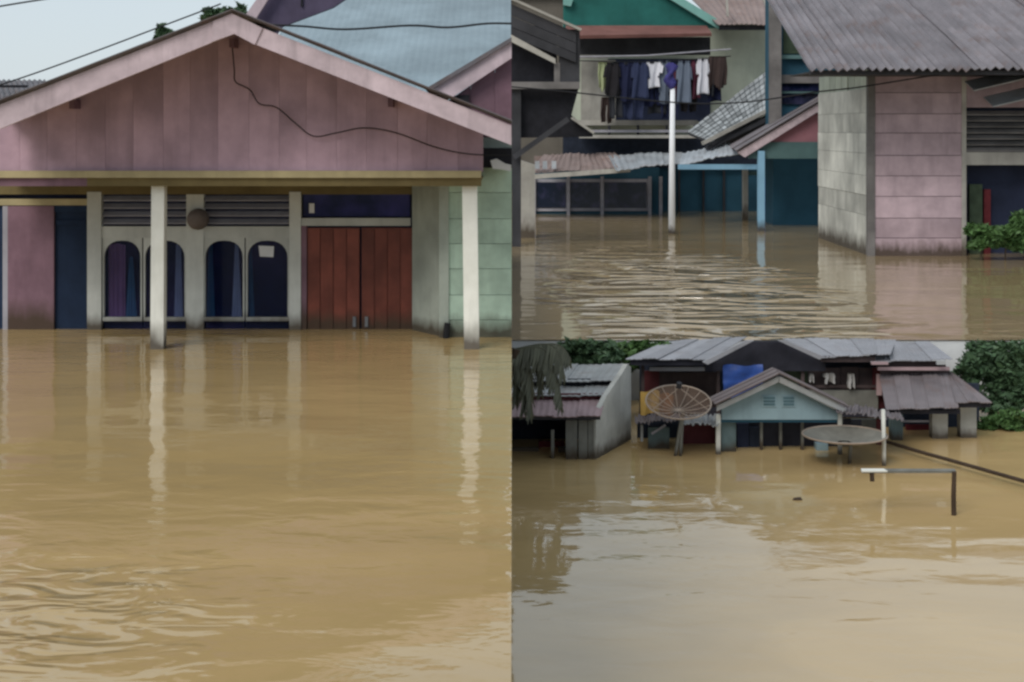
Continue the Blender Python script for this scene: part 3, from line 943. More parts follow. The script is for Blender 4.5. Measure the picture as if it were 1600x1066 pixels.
# ---- pale pillar and dark post at the far left
tag(MB().hexa([P(811, 250, 84.7), P(836, 258, 84.7), (X(836, 84.7), 84.7, low2), (X(808, 84.7), 84.7, low2)],
              [P(811, 250, 84.7) + Vector((0, 1, 0)), P(836, 258, 84.7) + Vector((0, 1, 0)), (X(836, 84.7), 85.7, low2), (X(808, 84.7), 85.7, low2)]).build('pillar', 'pale_pillar'),
    'stained pale concrete pillar in the flood under the dark wooden eave', 'pillar')

# ---- dark wooden house at the left edge
h = thing('dark_wooden_house', 'dark weathered wooden house with sloping boards beside the laundry balcony', 'house', (X(820, 79), 80, W2))
DL = 78.0
MB().bar(P(780, -10, DL), P(908, 47, DL), 0.14, 0.5).build('barge_board', 'pale_pillar', h)
off = [(0, 18), (19, 36), (37, 52)]
for a, b in off:
    MB().pp([(780, -2 + a), (900, 51 + a * 0.9), (900, 51 + b * 0.9), (780, -2 + b)], DL + 0.1 + random.uniform(0, .05), 0.15).build('gable_board', 'dark_timber', h)
MB().pp([(780, 44), (868, 92), (868, 100), (780, 56)], DL - 0.1, 0.15).build('lower_barge_board', 'pale_pillar', h)
MB().bp(874, 46, 906, 134, DL + 0.3, 0.8).build('upper_post', 'dark_timber', h)
MB().bp(866, 98, 875, 130, DL + 0.28, 0.4).build('opening_jamb', 'grey_timber', h)
MB().bp(770, 40, 870, 215, DL + 1.2, 0.3).build('recess', 'dark_void', h)  # dark sheet, shade under the overhang put into its colour
MB().bp(770, 128, 906, 139, DL + 0.05, 0.5).build('floor_beam', 'grey_timber', h)
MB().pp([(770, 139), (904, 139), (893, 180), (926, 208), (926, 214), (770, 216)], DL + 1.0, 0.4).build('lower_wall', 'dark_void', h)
MB().bar(P(803, 246, DL), P(888, 186, DL), 0.28, 0.3).build('brace', 'dark_timber', h)
MB().bar(P(893, 184, DL + .6), P(928, 208, DL + .6), 0.14, 0.4).build('stair_edge', 'pale_pillar', h)
MB().bp(780, 139, 814, 300, DL + 0.4, 0.7, zbot=low2).build('lower_post', 'dark_timber', h)

# ---- balcony house
h = thing('balcony_house', 'lime washed house with green gable and laundry balcony', 'house', (X(1050, 112), 112, W2))
DH = 112.0
MB().bp(880, 30, 1215, 220, DH, 1.0).build('upper_wall', 'lime_wash', h)
MB().bp(880, 212, 1215, 262, DH - 0.5, 1.0).build('lower_wall', 'void', h)  # dark sheet stands in for the shade beneath the balcony
MB().pp([(880, -30), (1030, -30), (1118, 44), (880, 44)], 108, 0.3).build('gable_wall', 'teal_wall', h)
m = MB()
m.pp([(1010, -24), (1028, -26), (1134, 38), (1134, 47), (1122, 45)], 107.5, 0.3)
m.build('barge_board', 'mint_trim', h)
MB().pp([(880, -10), (896, -2), (892, 10), (880, 8)], 107.5, 0.3).build('barge_board', 'mint_trim', h)
m = MB()
m.slab([P(884, 56, 105.5), P(1112, 52, 105.5), P(1104, 40, 108), P(884, 40, 108)], 0.25)
m.build('awning', 'rust_band', h)
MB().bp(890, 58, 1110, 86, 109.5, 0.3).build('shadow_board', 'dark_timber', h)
MB().bp(900, 86, 950, 92, 107.5, 0.3).build('lintel', 'pale_pillar', h)
MB().bp(908, 94, 962, 190, 111.6, 0.3).build('balcony_panel', 'pale_pillar', h)
MB().bp(950, 92, 1110, 190, 111.7, 0.25).build('balcony_opening', 'inner_navy', h)
MB().bp(905, 188, 1090, 196, 105.8, 6).build('balcony_floor', 'pale_pillar', h)
for y0, y1, m in ((203, 207, 'slat_grey'), (211, 216, 'pale_pillar')):
    MB().bp(905, y0, 1090, y1, 105.2, 0.2).build('rail', m, h)
for x0 in (906, 950, 995, 1040, 1084):
    MB().bp(x0, 196, x0 + 4, 216, 105.45, 0.2).build('rail_post', 'dark_timber', h)
roofing('roof_sheet', P(1120, 38, 106.5), P(1212, 38, 106.5), P(1212, -40, 118), P(1040, -40, 118), 3, 14, 0.04, 0.05, 'rose_roof', h, sag=0, seed=51)
MB().bar(P(1184, -25, 106.4), P(1208, 37, 106.2), 0.2, 0.2).build('hip_cap', 'pale_pillar', h)
MB().bar(P(1135, -8, 106.6), P(1137, 26, 106.4), 0.16, 0.16).build('hip_cap', 'pale_pillar', h)
MB().bp(1124, 39, 1214, 47, 106.9, 0.3).build('eave_board', 'dark_timber', h)

# ---- tiled roof leaning between
h = thing('tiled_roof_shed', 'shed with steep grey tiled roof below the lime washed wall', 'shed', (X(1150, 102), 102, W2))
A, B, C_, D_ = P(1074, 207, 101), P(1208, 104, 107), P(1210, 166, 100), P(1112, 223, 97)
MB().slab([A, D_, C_, B], 0.2).build('roof_deck', 'dark_timber', h)
nn = (D_ - A).cross(B - A).normalized()
nn = nn if nn.z > 0 else -nn
nr, nc = 7, 17
for i in range(nr):
    for j in range(nc):
        def q(u, v):
            return (A * (1 - u) + D_ * u) * (1 - v) + (B * (1 - u) + C_ * u) * v
        u0, u1, v0, v1 = i / nr, (i + .97) / nr, (j + .05) / nc, (j + .93) / nc
        e = random.uniform(.02, .06)
        p4 = [q(u0, v0) + nn * e, q(u1, v0) + nn * (.09 + e), q(u1, v1) + nn * (.09 + e), q(u0, v1) + nn * e]
        MB().hexa(p4, [p - nn * 0.1 for p in p4]).build('tile', 'tile_grey', h)
MB().bar(P(1098, 224, 96.8), P(1216, 164, 99.5), 0.25, 0.3).build('eave_board', 'pale_pillar', h)
MB().bar(P(1104, 232, 97.4), P(1216, 178, 99.5), 0.3, 0.4).build('eave_board', 'dark_timber', h)
MB().pp([(1110, 224), (1205, 176), (1205, 240), (1110, 245)], 100.5, 0.4).build('wall', 'dark_timber', h)

# ---- white pole with a blue flag wound round its head
t = thing('flag_pole', 'tall white pole with blue wrapping at its top standing in the flood', 'pole', (X(1050, 88.2), 88.2, W2))
MB().tube([(X(1049.5, 88.2), 88.2, low2), P(1050, 250, 88.2), P(1051, 138, 88.2)], 0.22, 10, 0.15).build('pole', 'pole_white', t, smooth=True)
mat('flag_blue', (60, 58, 122), var=0.3, streak=0.2, scale=1.0)
m = MB()
vs, fs = [], []
for i in range(9):
    for k in range(10):
        a = 2 * math.pi * k / 10
        r_ = (0.18 + 0.12 * math.sin(i * 1.4 + k * 1.3)) * (0.6 if i in (0, 8) else 1.15)
        p = P(1048 + math.sin(i) * 2, 98 + i * 5.2, 88.2)
        vs.append(p + Vector((math.cos(a) * r_ * 1.25, math.sin(a) * r_, 0)))
for i in range(8):
    for k in range(10):
        fs.append((i * 10 + k, i * 10 + (k + 1) % 10, i * 10 + 10 + (k + 1) % 10, i * 10 + 10 + k))
m.add(vs, fs).build('wrapping', 'flag_blue', t, smooth=True)


# ---- laundry
def garment(kind, x0, x1, y0, y1, d, m, label, seed):
    rnd = random.Random(seed)
    x0, x1, y1 = x0 - rnd.uniform(0, .18) * (x1 - x0), x1 + rnd.uniform(0, .22) * (x1 - x0), y1 + rnd.uniform(-.04, .12) * (y1 - y0)
    nx, ny = 15, 16
    vs, fs = [], []
    ph = rnd.uniform(0, 6)

    def inside(u, v):
        if kind == 'shirt':
            if v < 0.12:
                return abs(u - .5) < 0.30 + v * 1.2 and not (v < .05 and abs(u - .5) < .09)
            if v < 0.42:
                return True
            return abs(u - .5) < 0.36 + 0.03 * math.sin(v * 9 + ph)
        if kind == 'trousers':
            return v < 0.3 or abs(u - .5) > 0.035 + 0.05 * (v - .3)
        return v < 1 - 0.10 * abs(math.sin(u * 5 + ph))
    for j in range(ny + 1):
        for i in range(nx + 1):
            u, v = i / nx, j / ny
            fold = 0.13 * math.sin(u * 11 + ph + v * 1.5) * (0.3 + v) + 0.05 * math.sin(u * 27 + v * 4)
            sway = 0.9 * math.sin(v * 2 + ph) * v - (u - .5) * (x1 - x0) * .16 * math.sin(v * 3 + ph) + .25 * math.sin(v * 11 + ph * 3)
            p = P(x0 + (x1 - x0) * u + sway, y0 + (y1 - y0) * v + 1.2 * math.sin(u * 7 + ph) * v, d)
            vs.append(p + Vector((0, fold, 0)))
    cells = [(i, j) for j in range(ny) for i in range(nx) if inside((i + .5) / nx, (j + .5) / ny)]
    n = len(vs)
    vs2 = vs + [p + Vector((0, 0.05, 0)) for p in vs]
    cs = set(cells)
    q = nx + 1
    for i, j in cells:
        a = j * q + i
        fs.append((a, a + 1, a + q + 1, a + q))
        fs.append((n + a, n + a + q, n + a + q + 1, n + a + 1))
        for di, dj, e in ((-1, 0, (a, a + q)), (1, 0, (a + 1, a + q + 1)), (0, -1, (a, a + 1)), (0, 1, (a + q, a + q + 1))):
            if (i + di, j + dj) not in cs:
                fs.append((e[0], e[1], n + e[1], n + e[0]))
    used = sorted({i for f in fs for i in f})
    mp = {o: k for k, o in enumerate(used)}
    mb = MB().add([vs2[i] for i in used], [tuple(mp[i] for i in f) for f in fs])
    return tag(mb.build(kind if kind != 'cloth' else 'cloth', m, smooth=True), label, kind if kind != 'cloth' else 'cloth', 'laundry on the balcony line')


for nm, c in (('cl_white', (212, 212, 220)), ('cl_navy', (26, 32, 62)), ('cl_black', (30, 28, 32)), ('cl_blue', (44, 52, 80)), ('cl_slate', (98, 108, 124)),
              ('cl_maroon', (84, 40, 56)), ('cl_charcoal', (46, 48, 54)), ('cl_brown', (58, 46, 44)), ('cl_lime', (150, 158, 122)), ('cl_violet', (60, 52, 130))):
    mat(nm, c, var=0.15, streak=0.1, scale=0.6, rough=0.9, bump=0.1)
DC = 103.5
t = thing('clothes_line', 'thin pole and strung lines carrying laundry across the balcony', 'clothes line', (X(1020, DC), DC, Z(100, DC)))
MB().tube([P(902, 89, DC), P(1010, 87, DC), P(1142, 77, DC)], 0.05, 6).build('pole', 'slat_grey', t)
MB().tube(curve_pts([P(902, 95, DC + .3), P(1020, 97, DC + .3), P(1142, 88, DC + .3)]), 0.04, 5).build('line', 'cable_black', t)
LA = [('cloth', 936, 948, 97, 140, DC + .5, 'cl_lime', 'pale lime cloth hanging first on the balcony line'),
      ('trousers', 952, 972, 98, 176, DC + .4, 'cl_charcoal', 'charcoal trousers hanging near the start of the balcony line'),
      ('shirt', 966, 988, 97, 160, DC + .1, 'cl_navy', 'dark navy shirt hanging beside the charcoal trousers'),
      ('trousers', 978, 1004, 108, 182, DC + .5, 'cl_blue', 'long dark blue trousers hanging lowest on the line'),
      ('shirt', 988, 1012, 97, 150, DC - .1, 'cl_blue', 'blue shirt hanging just before the white shirts'),
      ('shirt', 1006, 1034, 97, 134, DC + .1, 'cl_white', 'short white shirt hanging in the middle of the line'),
      ('trousers', 1006, 1036, 112, 168, DC + .6, 'cl_navy', 'navy trousers hanging behind the short white shirt'),
      ('shirt', 1028, 1047, 94, 155, DC + .3, 'cl_slate', 'slate grey shirt hanging behind the flag pole'),
      ('shirt', 944, 966, 98, 146, DC - .1, 'cl_black', 'black shirt with nothing before it at the start of the row'),
      ('cloth', 958, 980, 96, 150, DC + .8, 'cl_charcoal', 'wide charcoal cloth hanging behind the navy shirt'),
      ('shirt', 1014, 1042, 104, 172, DC + .9, 'cl_charcoal', 'long charcoal shirt hanging behind the navy trousers'),
      ('trousers', 1038, 1058, 110, 178, DC + .8, 'cl_navy', 'long navy trousers hanging behind the flag pole wrapping'),
      ('trousers', 1064, 1086, 116, 172, DC + .7, 'cl_black', 'black trousers hanging behind the plain slate shirt'),
      ('shirt', 1100, 1126, 92, 154, DC + .6, 'cl_navy', 'navy shirt hanging behind the dark brown cloth'),
      ('shirt', 1056, 1082, 95, 158, DC, 'cl_slate', 'plain slate shirt hanging just after the flag pole'),
      ('cloth', 1053, 1062, 100, 160, DC + .4, 'cl_maroon', 'narrow maroon cloth hanging by the pole'),
      ('shirt', 1080, 1094, 94, 150, DC + .4, 'cl_maroon', 'dark maroon shirt hanging behind the long white one'),
      ('shirt', 1087, 1109, 92, 146, DC - .1, 'cl_white', 'long white shirt hanging near the end of the line'),
      ('trousers', 1108, 1116, 92, 152, DC + .2, 'cl_charcoal', 'narrow dark trousers hanging next to the long white shirt'),
      ('cloth', 1112, 1134, 88, 136, DC, 'cl_brown', 'dark brown cloth hanging last at the end of the line')]
for i, a in enumerate(LA):
    garment(*a, seed=100 + i)
garment('trousers', 942, 956, 152, 192, 104.6, 'cl_brown', 'small dark brown trousers hung low over the balcony rail', 140)
pts = [P(700, 128, 69), P(860, 141, 69), P(1050, 160, 69), P(1160, 160, 69), P(1275, 144, 69), P(1345, 136, 69), P(1460, 118, 69), P(1560, 108, 69)]
tag(MB().tube(curve_pts(pts), 0.035, 6).build('cable', 'cable_black'), 'long sagging overhead cable passing the laundry and the stained block wall', 'cable')
h = thing('brown_rear_house', 'dull brown plastered house filling the corner behind the dark wooden eave', 'house', (X(850, 116), 116, W2))
mat('dull_brown', (104, 98, 90), var=0.25, streak=0.4, scale=0.3)
MB().bp(700, -34, 893, 60, 116, 3, zbot=low2).build('wall', 'dull_brown', h)
MB().bp(884, -34, 896, 60, 115.6, 0.3).build('corner_post', 'dark_timber', h)
MB().bp(690, -38, 890, -8, 115.3, 4).build('roof_edge', 'rose_roof', h)


# ================================================================== PANEL 3: the village row on the lowest flood
low3 = -0.7
mat('shed_roof', (158, 160, 160), rust=0.35, var=0.2, streak=0.35, rough=0.5, scale=0.8)
mat('shed_rose', (168, 144, 146), rust=0.3, var=0.2, streak=0.3, scale=0.8)
mat('shed_red', (96, 44, 48), var=0.25, streak=0.3)
mat('shed_wall', (120, 120, 114), var=0.25, streak=0.4, mud=(W3, 0.3))
mat('render_white', (186, 186, 180), var=0.3, streak=0.6, scale=0.8, mud=(W3, 0.35))
mat('slate_roof', (150, 150, 155), rust=0.2, var=0.15, streak=0.3, rough=0.5, scale=0.8)
mat('brown_roof', (120, 112, 114), rust=0.35, var=0.2, streak=0.35, rough=0.6, scale=0.8)
mat('char_wall', (40, 40, 50), var=0.3, streak=0.3)
mat('brown_wall', (74, 62, 62), var=0.35, streak=0.4)
mat('tarp_blue', (52, 84, 158), var=0.25, streak=0.2, rough=0.45)
mat('yellow_cloth', (196, 160, 86), var=0.3, streak=0.2)
mat('orange_cloth', (150, 96, 54), var=0.3, streak=0.2)
mat('gable_blue', (146, 170, 178), var=0.15, streak=0.3, scale=0.8)
mat('gable_dark', (84, 112, 120), var=0.15, streak=0.2)
mat('rim_metal', (158, 142, 128), rough=0.4, metal=0.3, var=0.1)
mat('mesh_dark', (118, 96, 80), rough=0.6, var=0.2, per=0.1)
mat('dish_grey', (126, 124, 116), rough=0.6, var=0.25, streak=0.4)
mat('post_white', (214, 214, 206), var=0.15, streak=0.3, mud=(W3, 0.25))
mat('wet_wood', (66, 52, 40), var=0.3, streak=0.4)
mat('teal_grey', (98, 116, 118), var=0.2, streak=0.3, mud=(W3, 0.3))
mat('cl_dull', (172, 170, 168), var=0.2, streak=0.2, rough=0.9)
D3 = 36.7

# ---- shed with pink tinted roofs
h = thing('long_shed', 'long shed with pinkish tin roof, dark open front and pale end wall', 'shed', (X(870, 37), 37, W3))
DF = 36.1
xc = X(931, DF)
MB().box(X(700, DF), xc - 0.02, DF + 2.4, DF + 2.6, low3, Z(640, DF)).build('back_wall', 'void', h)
for x0, x1 in ((884, 902), (904, 918), (919, 930)):
    MB().bp(x0, 657, x1, 720, DF + random.uniform(0, .02), 0.08, zbot=low3).build('front_panel', 'shed_wall', h)
MB().bp(861, 672, 866, 720, DF + 0.1, 0.08, zbot=low3).build('prop', 'shed_wall', h)
MB().bp(800, 700, 842, 720, DF + 0.9, 0.1, zbot=low3).build('low_wall', 'shed_wall', h)
MB().bp(842, 690, 882, 720, DF + 1.4, 0.1, zbot=low3).build('inner_board', 'inner_red', h)
MB().bp(872, 700, 886, 712, DF + 0.8, 0.2).build('inner_shelf', 'shed_wall', h)
# end wall running back and away
m = MB()
FA = (X(931, DF), DF)
FB = (X(986, 38.4), 38.4)
prof = [(0, 652), (.30, 618), (.45, 606), (.72, 585), (.9, 569), (1.0, 574)]
pr = []
for u, y in prof:
    xx, yy_ = FA[0] + (FB[0] - FA[0]) * u, FA[1] + (FB[1] - FA[1]) * u
    pr.append((Vector((xx, yy_, low3)), Vector((xx, yy_, Z(y, yy_)))))
bk = Vector((-.12, .05, 0))
for i in range(len(pr) - 1):
    (a0, a1), (b0, b1) = pr[i], pr[i + 1]
    m.hexa([a0, b0, b1, a1], [q + bk for q in (a0, b0, b1, a1)])
m.build('end_wall', 'render_white', h)
roofing('lower_roof', P(640, 651, DF - .3), P(939, 651, DF - .3), P(946, 626, DF + 1.0), P(640, 626, DF + 1.0), 8, 34, 0.006, 0.02, 'shed_rose', h, sag=.012, seed=61)
MB().bp(640, 651, 938, 656, DF - 0.25, 0.08).build('eave_board', 'dark_timber', h)
MB().box(X(640, DF), X(944, DF + 1), DF + 1.05, DF + 1.15, Z(630, DF + 1), Z(616, DF + 1)).build('red_band', 'shed_red', h)
roofing('middle_roof', (X(640, DF), DF + .9, Z(619, DF + .9)), P(946, 619, DF + .9), P(955, 603, DF + 2.3), (X(640, DF), DF + 2.3, Z(603, DF + 2.3)), 8, 34, 0.006, 0.02, 'shed_roof', h, sag=.012, seed=62)
MB().box(X(640, DF), X(956, DF + 2.4), DF + 2.35, DF + 2.45, Z(605, DF + 2.4), Z(592, DF + 2.4)).build('dark_band', 'char_wall', h)
roofing('upper_roof', (X(640, DF), DF + 2.1, Z(596, DF + 2.1)), P(962, 596, DF + 2.1), P(983, 570, DF + 4.9), (X(640, DF), DF + 4.9, Z(570, DF + 4.9)), 8, 34, 0.006, 0.02, 'shed_roof', h, sag=.012, seed=63)

# ---- the big dark house behind
h = thing('big_dark_house', 'big two storey dark house with slate roofs and open upper floor', 'house', (X(1190, 41), 41, W3))
DK = 40.0
roofing('roof_sheet', P(978, 561, DK - .4), P(1108, 562, DK - .4), P(1168, 526, DK + 3.4), P(1040, 534, DK + 3.4), 5, 22, 0.006, 0.02, 'slate_roof', h, sag=.012, seed=71)
roofing('roof_sheet', P(1284, 559, DK - .4), P(1392, 553, DK - .4), P(1400, 531, DK + 3.4), P(1222, 529, DK + 3.4), 5, 22, 0.006, 0.02, 'slate_roof', h, sag=.012, seed=72)
MB().bp(985, 562, 1108, 571, DK - 0.3, 0.1).build('eave_board', 'char_wall', h)
MB().bp(1284, 557, 1368, 566, DK - 0.3, 0.1).build('eave_board', 'brown_wall', h)
MB().pp([(1102, 572), (1166, 534), (1226, 534), (1290, 566), (1290, 580), (1102, 580)], DK - 0.05, 0.15).build('gable_wall', 'char_wall', h)
MB().pp([(1098, 566), (1166, 532.5), (1178, 532.5), (1106, 570)], DK - 0.55, 0.1).build('barge_board', 'slate_roof', h)
MB().pp([(1216, 532.5), (1228, 532.5), (1288, 558), (1280, 562)], DK - 0.55, 0.1).build('barge_board', 'slate_roof', h)
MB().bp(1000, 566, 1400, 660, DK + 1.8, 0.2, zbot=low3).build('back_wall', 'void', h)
MB().bp(1015, 574, 1120, 580, DK, 0.1).build('upper_rail', 'slate_roof', h)
MB().bp(1004, 580, 1030, 612, DK + 0.9, 0.1).build('inner_board', 'shed_red', h)
MB().bp(1030, 582, 1122, 640, DK + 1.2, 0.1).build('inner_board', 'brown_wall', h)
for x0 in (1002, 1120, 1252):
    MB().bp(x0, 568, x0 + 5, 660, DK + 0.05, 0.1, zbot=low3).build('upper_post', 'brown_wall', h)
for i in range(4):
    MB().bp(1256 + i * 29, 574 + (i % 2), 1284 + i * 29, 638, DK + 0.5 + random.uniform(0, .03), 0.05).build('wall_panel', 'brown_wall', h)
MB().bp(1256, 610, 1372, 640, DK + 0.2, 0.08).build('parapet', 'shed_wall', h)
MB().bp(1262, 602, 1370, 606, DK + 0.15, 0.06).build('rail', 'brown_wall', h)
MB().bp(1370, 585, 1378, 618, DK + 0.05, 0.08).build('pale_post', 'shed_rose', h)
MB().bp(1364, 575, 1390, 640, DK + 0.4, 0.08).build('inner_board', 'shed_red', h)
MB().bp(1000, 640, 1400, 652, DK + 0.3, 0.3).build('floor_beam', 'char_wall', h)
MB().bp(1225, 572, 1262, 600, DK + 0.3, 0.06).build('pale_board', 'inner_green', h)
tp = MB()
vs, fs = [], []
for j in range(9):
    for i in range(11):
        u, v = i / 10, j / 8
        p = P(1130 + 62 * u, 571 + 52 * v, DK - 0.12) + Vector((0, 0.05 * math.sin(u * 9 + v * 7) + .03 * math.sin(v * 17 + u * 3), 0.02 * math.sin(u * 8)))
        vs.append(p)
for j in range(8):
    for i in range(10):
        a = j * 11 + i
        fs.append((a, a + 1, a + 12, a + 11))
n = len(vs)
fs += [tuple(reversed([n + k for k in f])) for f in fs[:]]
tp.add(vs + [p + Vector((0, .012, 0)) for p in vs], fs)
tag(tp.build('tarpaulin', 'tarp_blue', smooth=True), 'creased blue tarpaulin hung on the upper floor of the big dark house', 'tarpaulin')
garment('cloth', 1265, 1271, 584, 598, DK + .1, 'cl_dull', 'small white cloth hung near the pale blue gable ridge', 201)
garment('shirt', 1288, 1304, 583, 598, DK + .1, 'cl_dull', 'small pale shirt hung in the middle of the dark upper floor', 202)
garment('cloth', 1325, 1334, 584, 607, DK + .1, 'cl_dull', 'long white cloth hung beside the pale post on the dark upper floor', 203)
for o_ in [o for o in sc.objects if o.get('group') == 'laundry on the balcony line' and o.location.y < 60]:
    o_['group'] = 'washing on the dark upper floor'

# ---- right wing
h = thing('grey_wing_house', 'wide house with broad grey brown roof and two white pillars', 'house', (X(1450, 40), 40, W3))
DR = 39.0
roofing('upper_roof', P(1360, 566, DR + .6), P(1488, 562, DR + .6), P(1452, 535, DR + 3.6), P(1358, 535, DR + 3.6), 4, 18, 0.006, 0.02, 'slate_roof', h, sag=.012, seed=81)
MB().bp(1370, 565, 1478, 574, DR + 0.9, 0.1).build('eave_board', 'brown_wall', h)
MB().bp(1362, 566, 1388, 570, DR + 0.4, 0.1).build('gutter', 'shed_rose', h)
MB().bp(1464, 564, 1478, 570, DR + 0.4, 0.1).build('gutter', 'shed_roof', h)
MB().bp(1372, 574, 1484, 579, DR + 0.7, 0.1).build('upper_rail', 'shed_rose', h)
MB().bp(1376, 578, 1484, 586, DR + 1.0, 0.1).build('upper_wall', 'brown_wall', h)
roofing('lower_roof', P(1384, 640, DR - 1.5), P(1498, 637, DR - 1.5), P(1486, 583, DR + 1.0), P(1374, 586, DR + 1.0), 5, 20, 0.006, 0.02, 'brown_roof', h, sag=.012, seed=82)
roofing('hip_roof', P(1494, 629, DR - 1.2), P(1550, 629, DR - 1.2), P(1488, 582, DR + 1.05), P(1480, 582, DR + 1.05), 3, 12, 0.006, 0.02, 'brown_roof', h, sag=.012, seed=83)
MB().bp(1388, 641, 1500, 647, DR - 1.3, 0.1).build('eave_board', 'char_wall', h)
MB().bp(1497, 630, 1548, 637, DR - 1.05, 0.1).build('eave_board', 'char_wall', h)
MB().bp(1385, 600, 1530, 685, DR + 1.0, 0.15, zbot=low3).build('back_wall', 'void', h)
MB().bp(1416, 664, 1452, 690, DR + 0.6, 0.1, zbot=low3).build('inner_board', 'inner_red', h)
MB().bp(1410, 657, 1460, 660, DR - 0.3, 0.06).build('wire_shelf', 'slat_grey', h)
MB().bp(1457, 645, 1481, 686, DR - 0.5, 0.3, zbot=low3).build('pillar', 'render_white', h)
MB().bp(1501, 637, 1526, 684, DR - 0.4, 0.3, zbot=low3).build('pillar', 'render_white', h)
MB().bp(1393, 648, 1411, 690, DR - 0.7, 0.3, zbot=low3).build('pillar', 'teal_grey', h)

# ---- the small pale blue gable house in front
h = thing('blue_gable_house', 'small pale blue gabled porch with slim white posts and dark interior', 'house', (X(1218, 37), 37, W3))
MB().pp([(1128, 656), (1128, 636), (1216, 596), (1310, 644), (1310, 656)], D3, 0.1).build('gable_wall', 'gable_blue', h)
MB().pp([(1120, 634), (1217, 588), (1217, 597), (1120, 643)], D3 - .35, 0.06).build('barge_board', 'shed_roof', h)
MB().pp([(1218, 588), (1322, 638), (1322, 646), (1218, 598)], D3 - .35, 0.06).build('barge_board', 'shed_roof', h)
b3 = Vector((0, 0.8, 0))
a_, r_, e_ = P(1117, 632, D3 - .45), P(1217, 584, D3 - .45), P(1326, 637, D3 - .45)
roofing('roof_sheet', a_, a_ + b3, r_ + b3, r_, 4, 16, 0.015, 0.015, 'brown_roof', h, sag=0, seed=91)
roofing('roof_sheet', e_ + b3, e_, r_, r_ + b3, 4, 16, 0.015, 0.015, 'brown_roof', h, sag=0, seed=92)
for x0, x1 in ((1191, 1213), (1222, 1243)):
    f = MB().bp(x0, 619, x1, 636, D3 - 0.03, 0.05).build('gable_vent', 'gable_blue', h)
    for i in range(3):
        MB().bp(x0 + 2, 620.5 + i * 5, x1 - 2, 624 + i * 5, D3 - 0.045, 0.02).build('slat', 'gable_dark', f)
MB().bp(1126, 655, 1312, 660, D3 + 0.05, 0.12).build('porch_beam', 'deep_teal', h)
MB().bp(1119, 648, 1126, 712, D3 - 0.05, 0.1, zbot=low3).build('porch_post', 'post_white', h)
MB().bp(1310, 646, 1316, 712, D3 - 0.05, 0.1, zbot=low3).build('porch_post', 'post_white', h)
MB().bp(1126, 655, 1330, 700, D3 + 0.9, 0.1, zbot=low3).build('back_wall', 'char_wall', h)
MB().bp(1127, 657, 1150, 712, D3 + 0.25, 0.1, zbot=low3).build('side_panel', 'teal_grey', h)
MB().bp(1152, 662, 1170, 712, D3 + 0.75, 0.1, zbot=low3).build('door', 'inner_navy', h)
for x0 in (1188, 1218, 1252):
    MB().bp(x0, 660, x0 + 4, 712, D3 + 0.45, 0.1, zbot=low3).build('inner_post', 'shed_wall', h)
MB().bp(1276, 694, 1294, 712, D3 + 0.4, 0.3, zbot=low3).build('water_tub', 'gable_blue', h)
MB().bp(1171, 668, 1187, 712, D3 + 0.78, 0.1, zbot=low3).build('door', 'void', h)


# ---- mesh satellite dish
def dish(name, label, c, rx, ry, depth, tilt, m_mesh, m_rim, ribs, legs, feed=True):
    t = thing(name, label, 'satellite dish', (c.x, c.y, W3))
    ct, st = math.cos(tilt), math.sin(tilt)

    def pt(r, a, lift=0.0):
        x, y = rx * r * math.cos(a), ry * r * math.sin(a)
        z = depth * (r * r - 1) + lift
        return c + Vector((x, y * ct - z * st, y * st + z * ct))
    n = 24
    vs, fs = [], []
    for j in range(1, 7):
        for k in range(n):
            vs.append(pt(j / 6, 2 * math.pi * k / n))
    vs.append(pt(0, 0))
    for j in range(5):
        for k in range(n):
            fs.append((j * n + k, j * n + (k + 1) % n, j * n + n + (k + 1) % n, j * n + n + k))
    for k in range(n):
        fs.append((6 * n, k, (k + 1) % n))
    nv = len(vs)
    off = Vector((0, st, -ct)) * 0.012
    fs += [tuple(nv + i for i in reversed(f)) for f in fs[:]]
    bowl = MB().add(vs + [p + off for p in vs], fs).build('reflector', m_mesh, t, smooth=True)
    MB().tube([pt(1, 2 * math.pi * k / 40) for k in range(41)], 0.022, 5).build('rim', m_rim, bowl)
    for k in range(ribs):
        a = 2 * math.pi * (k + .5) / ribs
        MB().tube([pt(r / 5, a, 0.015) for r in range(6)], 0.011, 4).build('rib', m_rim, bowl)
    if feed:
        f = pt(0, 0) + Vector((0, -st, ct)) * (depth + 0.42)
        fo = MB().tube([f, f + Vector((0, -st, ct)) * 0.14], 0.07, 8).build('feed', 'dark_timber', t)
        for k in range(3):
            MB().tube([pt(1, math.pi / 2 + 2 * math.pi * k / 3), f], 0.013, 5).build('strut', m_rim, fo)
    for q in legs:
        MB().tube([pt(0.15, 0), q], 0.045, 6).build('leg', 'shed_wall', t)
    return t


mm_ = MATS['mesh_dark']                       # expanded metal: half of it is holes
nt_ = mm_.node_tree
tr_ = nt_.nodes.new('ShaderNodeBsdfTransparent')
mx_ = nt_.nodes.new('ShaderNodeMixShader')
mx_.inputs[0].default_value = 0.68
nt_.links.new(nt_.nodes['Principled BSDF'].outputs[0], mx_.inputs[1])
nt_.links.new(tr_.outputs[0], mx_.inputs[2])
nt_.links.new(mx_.outputs[0], nt_.nodes['Material Output'].inputs[0])
c = P(1060, 628, 36.4)
dish('satellite_dish', 'mesh satellite dish with radiating ribs facing forward by the yellow cloth', c, 0.84, 0.84, 0.26, R(20), 'mesh_dark', 'rim_metal', 14,
     [Vector((X(1049, 36.4), 36.5, low3)), Vector((X(1061, 36.4), 36.5, low3))])
c = P(1320, 679, 35.6)
dish('satellite_dish', 'shallow grey satellite dish tilted low before the porch at the white pole', c, 1.06, 0.85, 0.2, R(3), 'dish_grey', 'rim_metal', 0,
     [Vector((X(1325, 35.6), 35.7, low3))], feed=False)


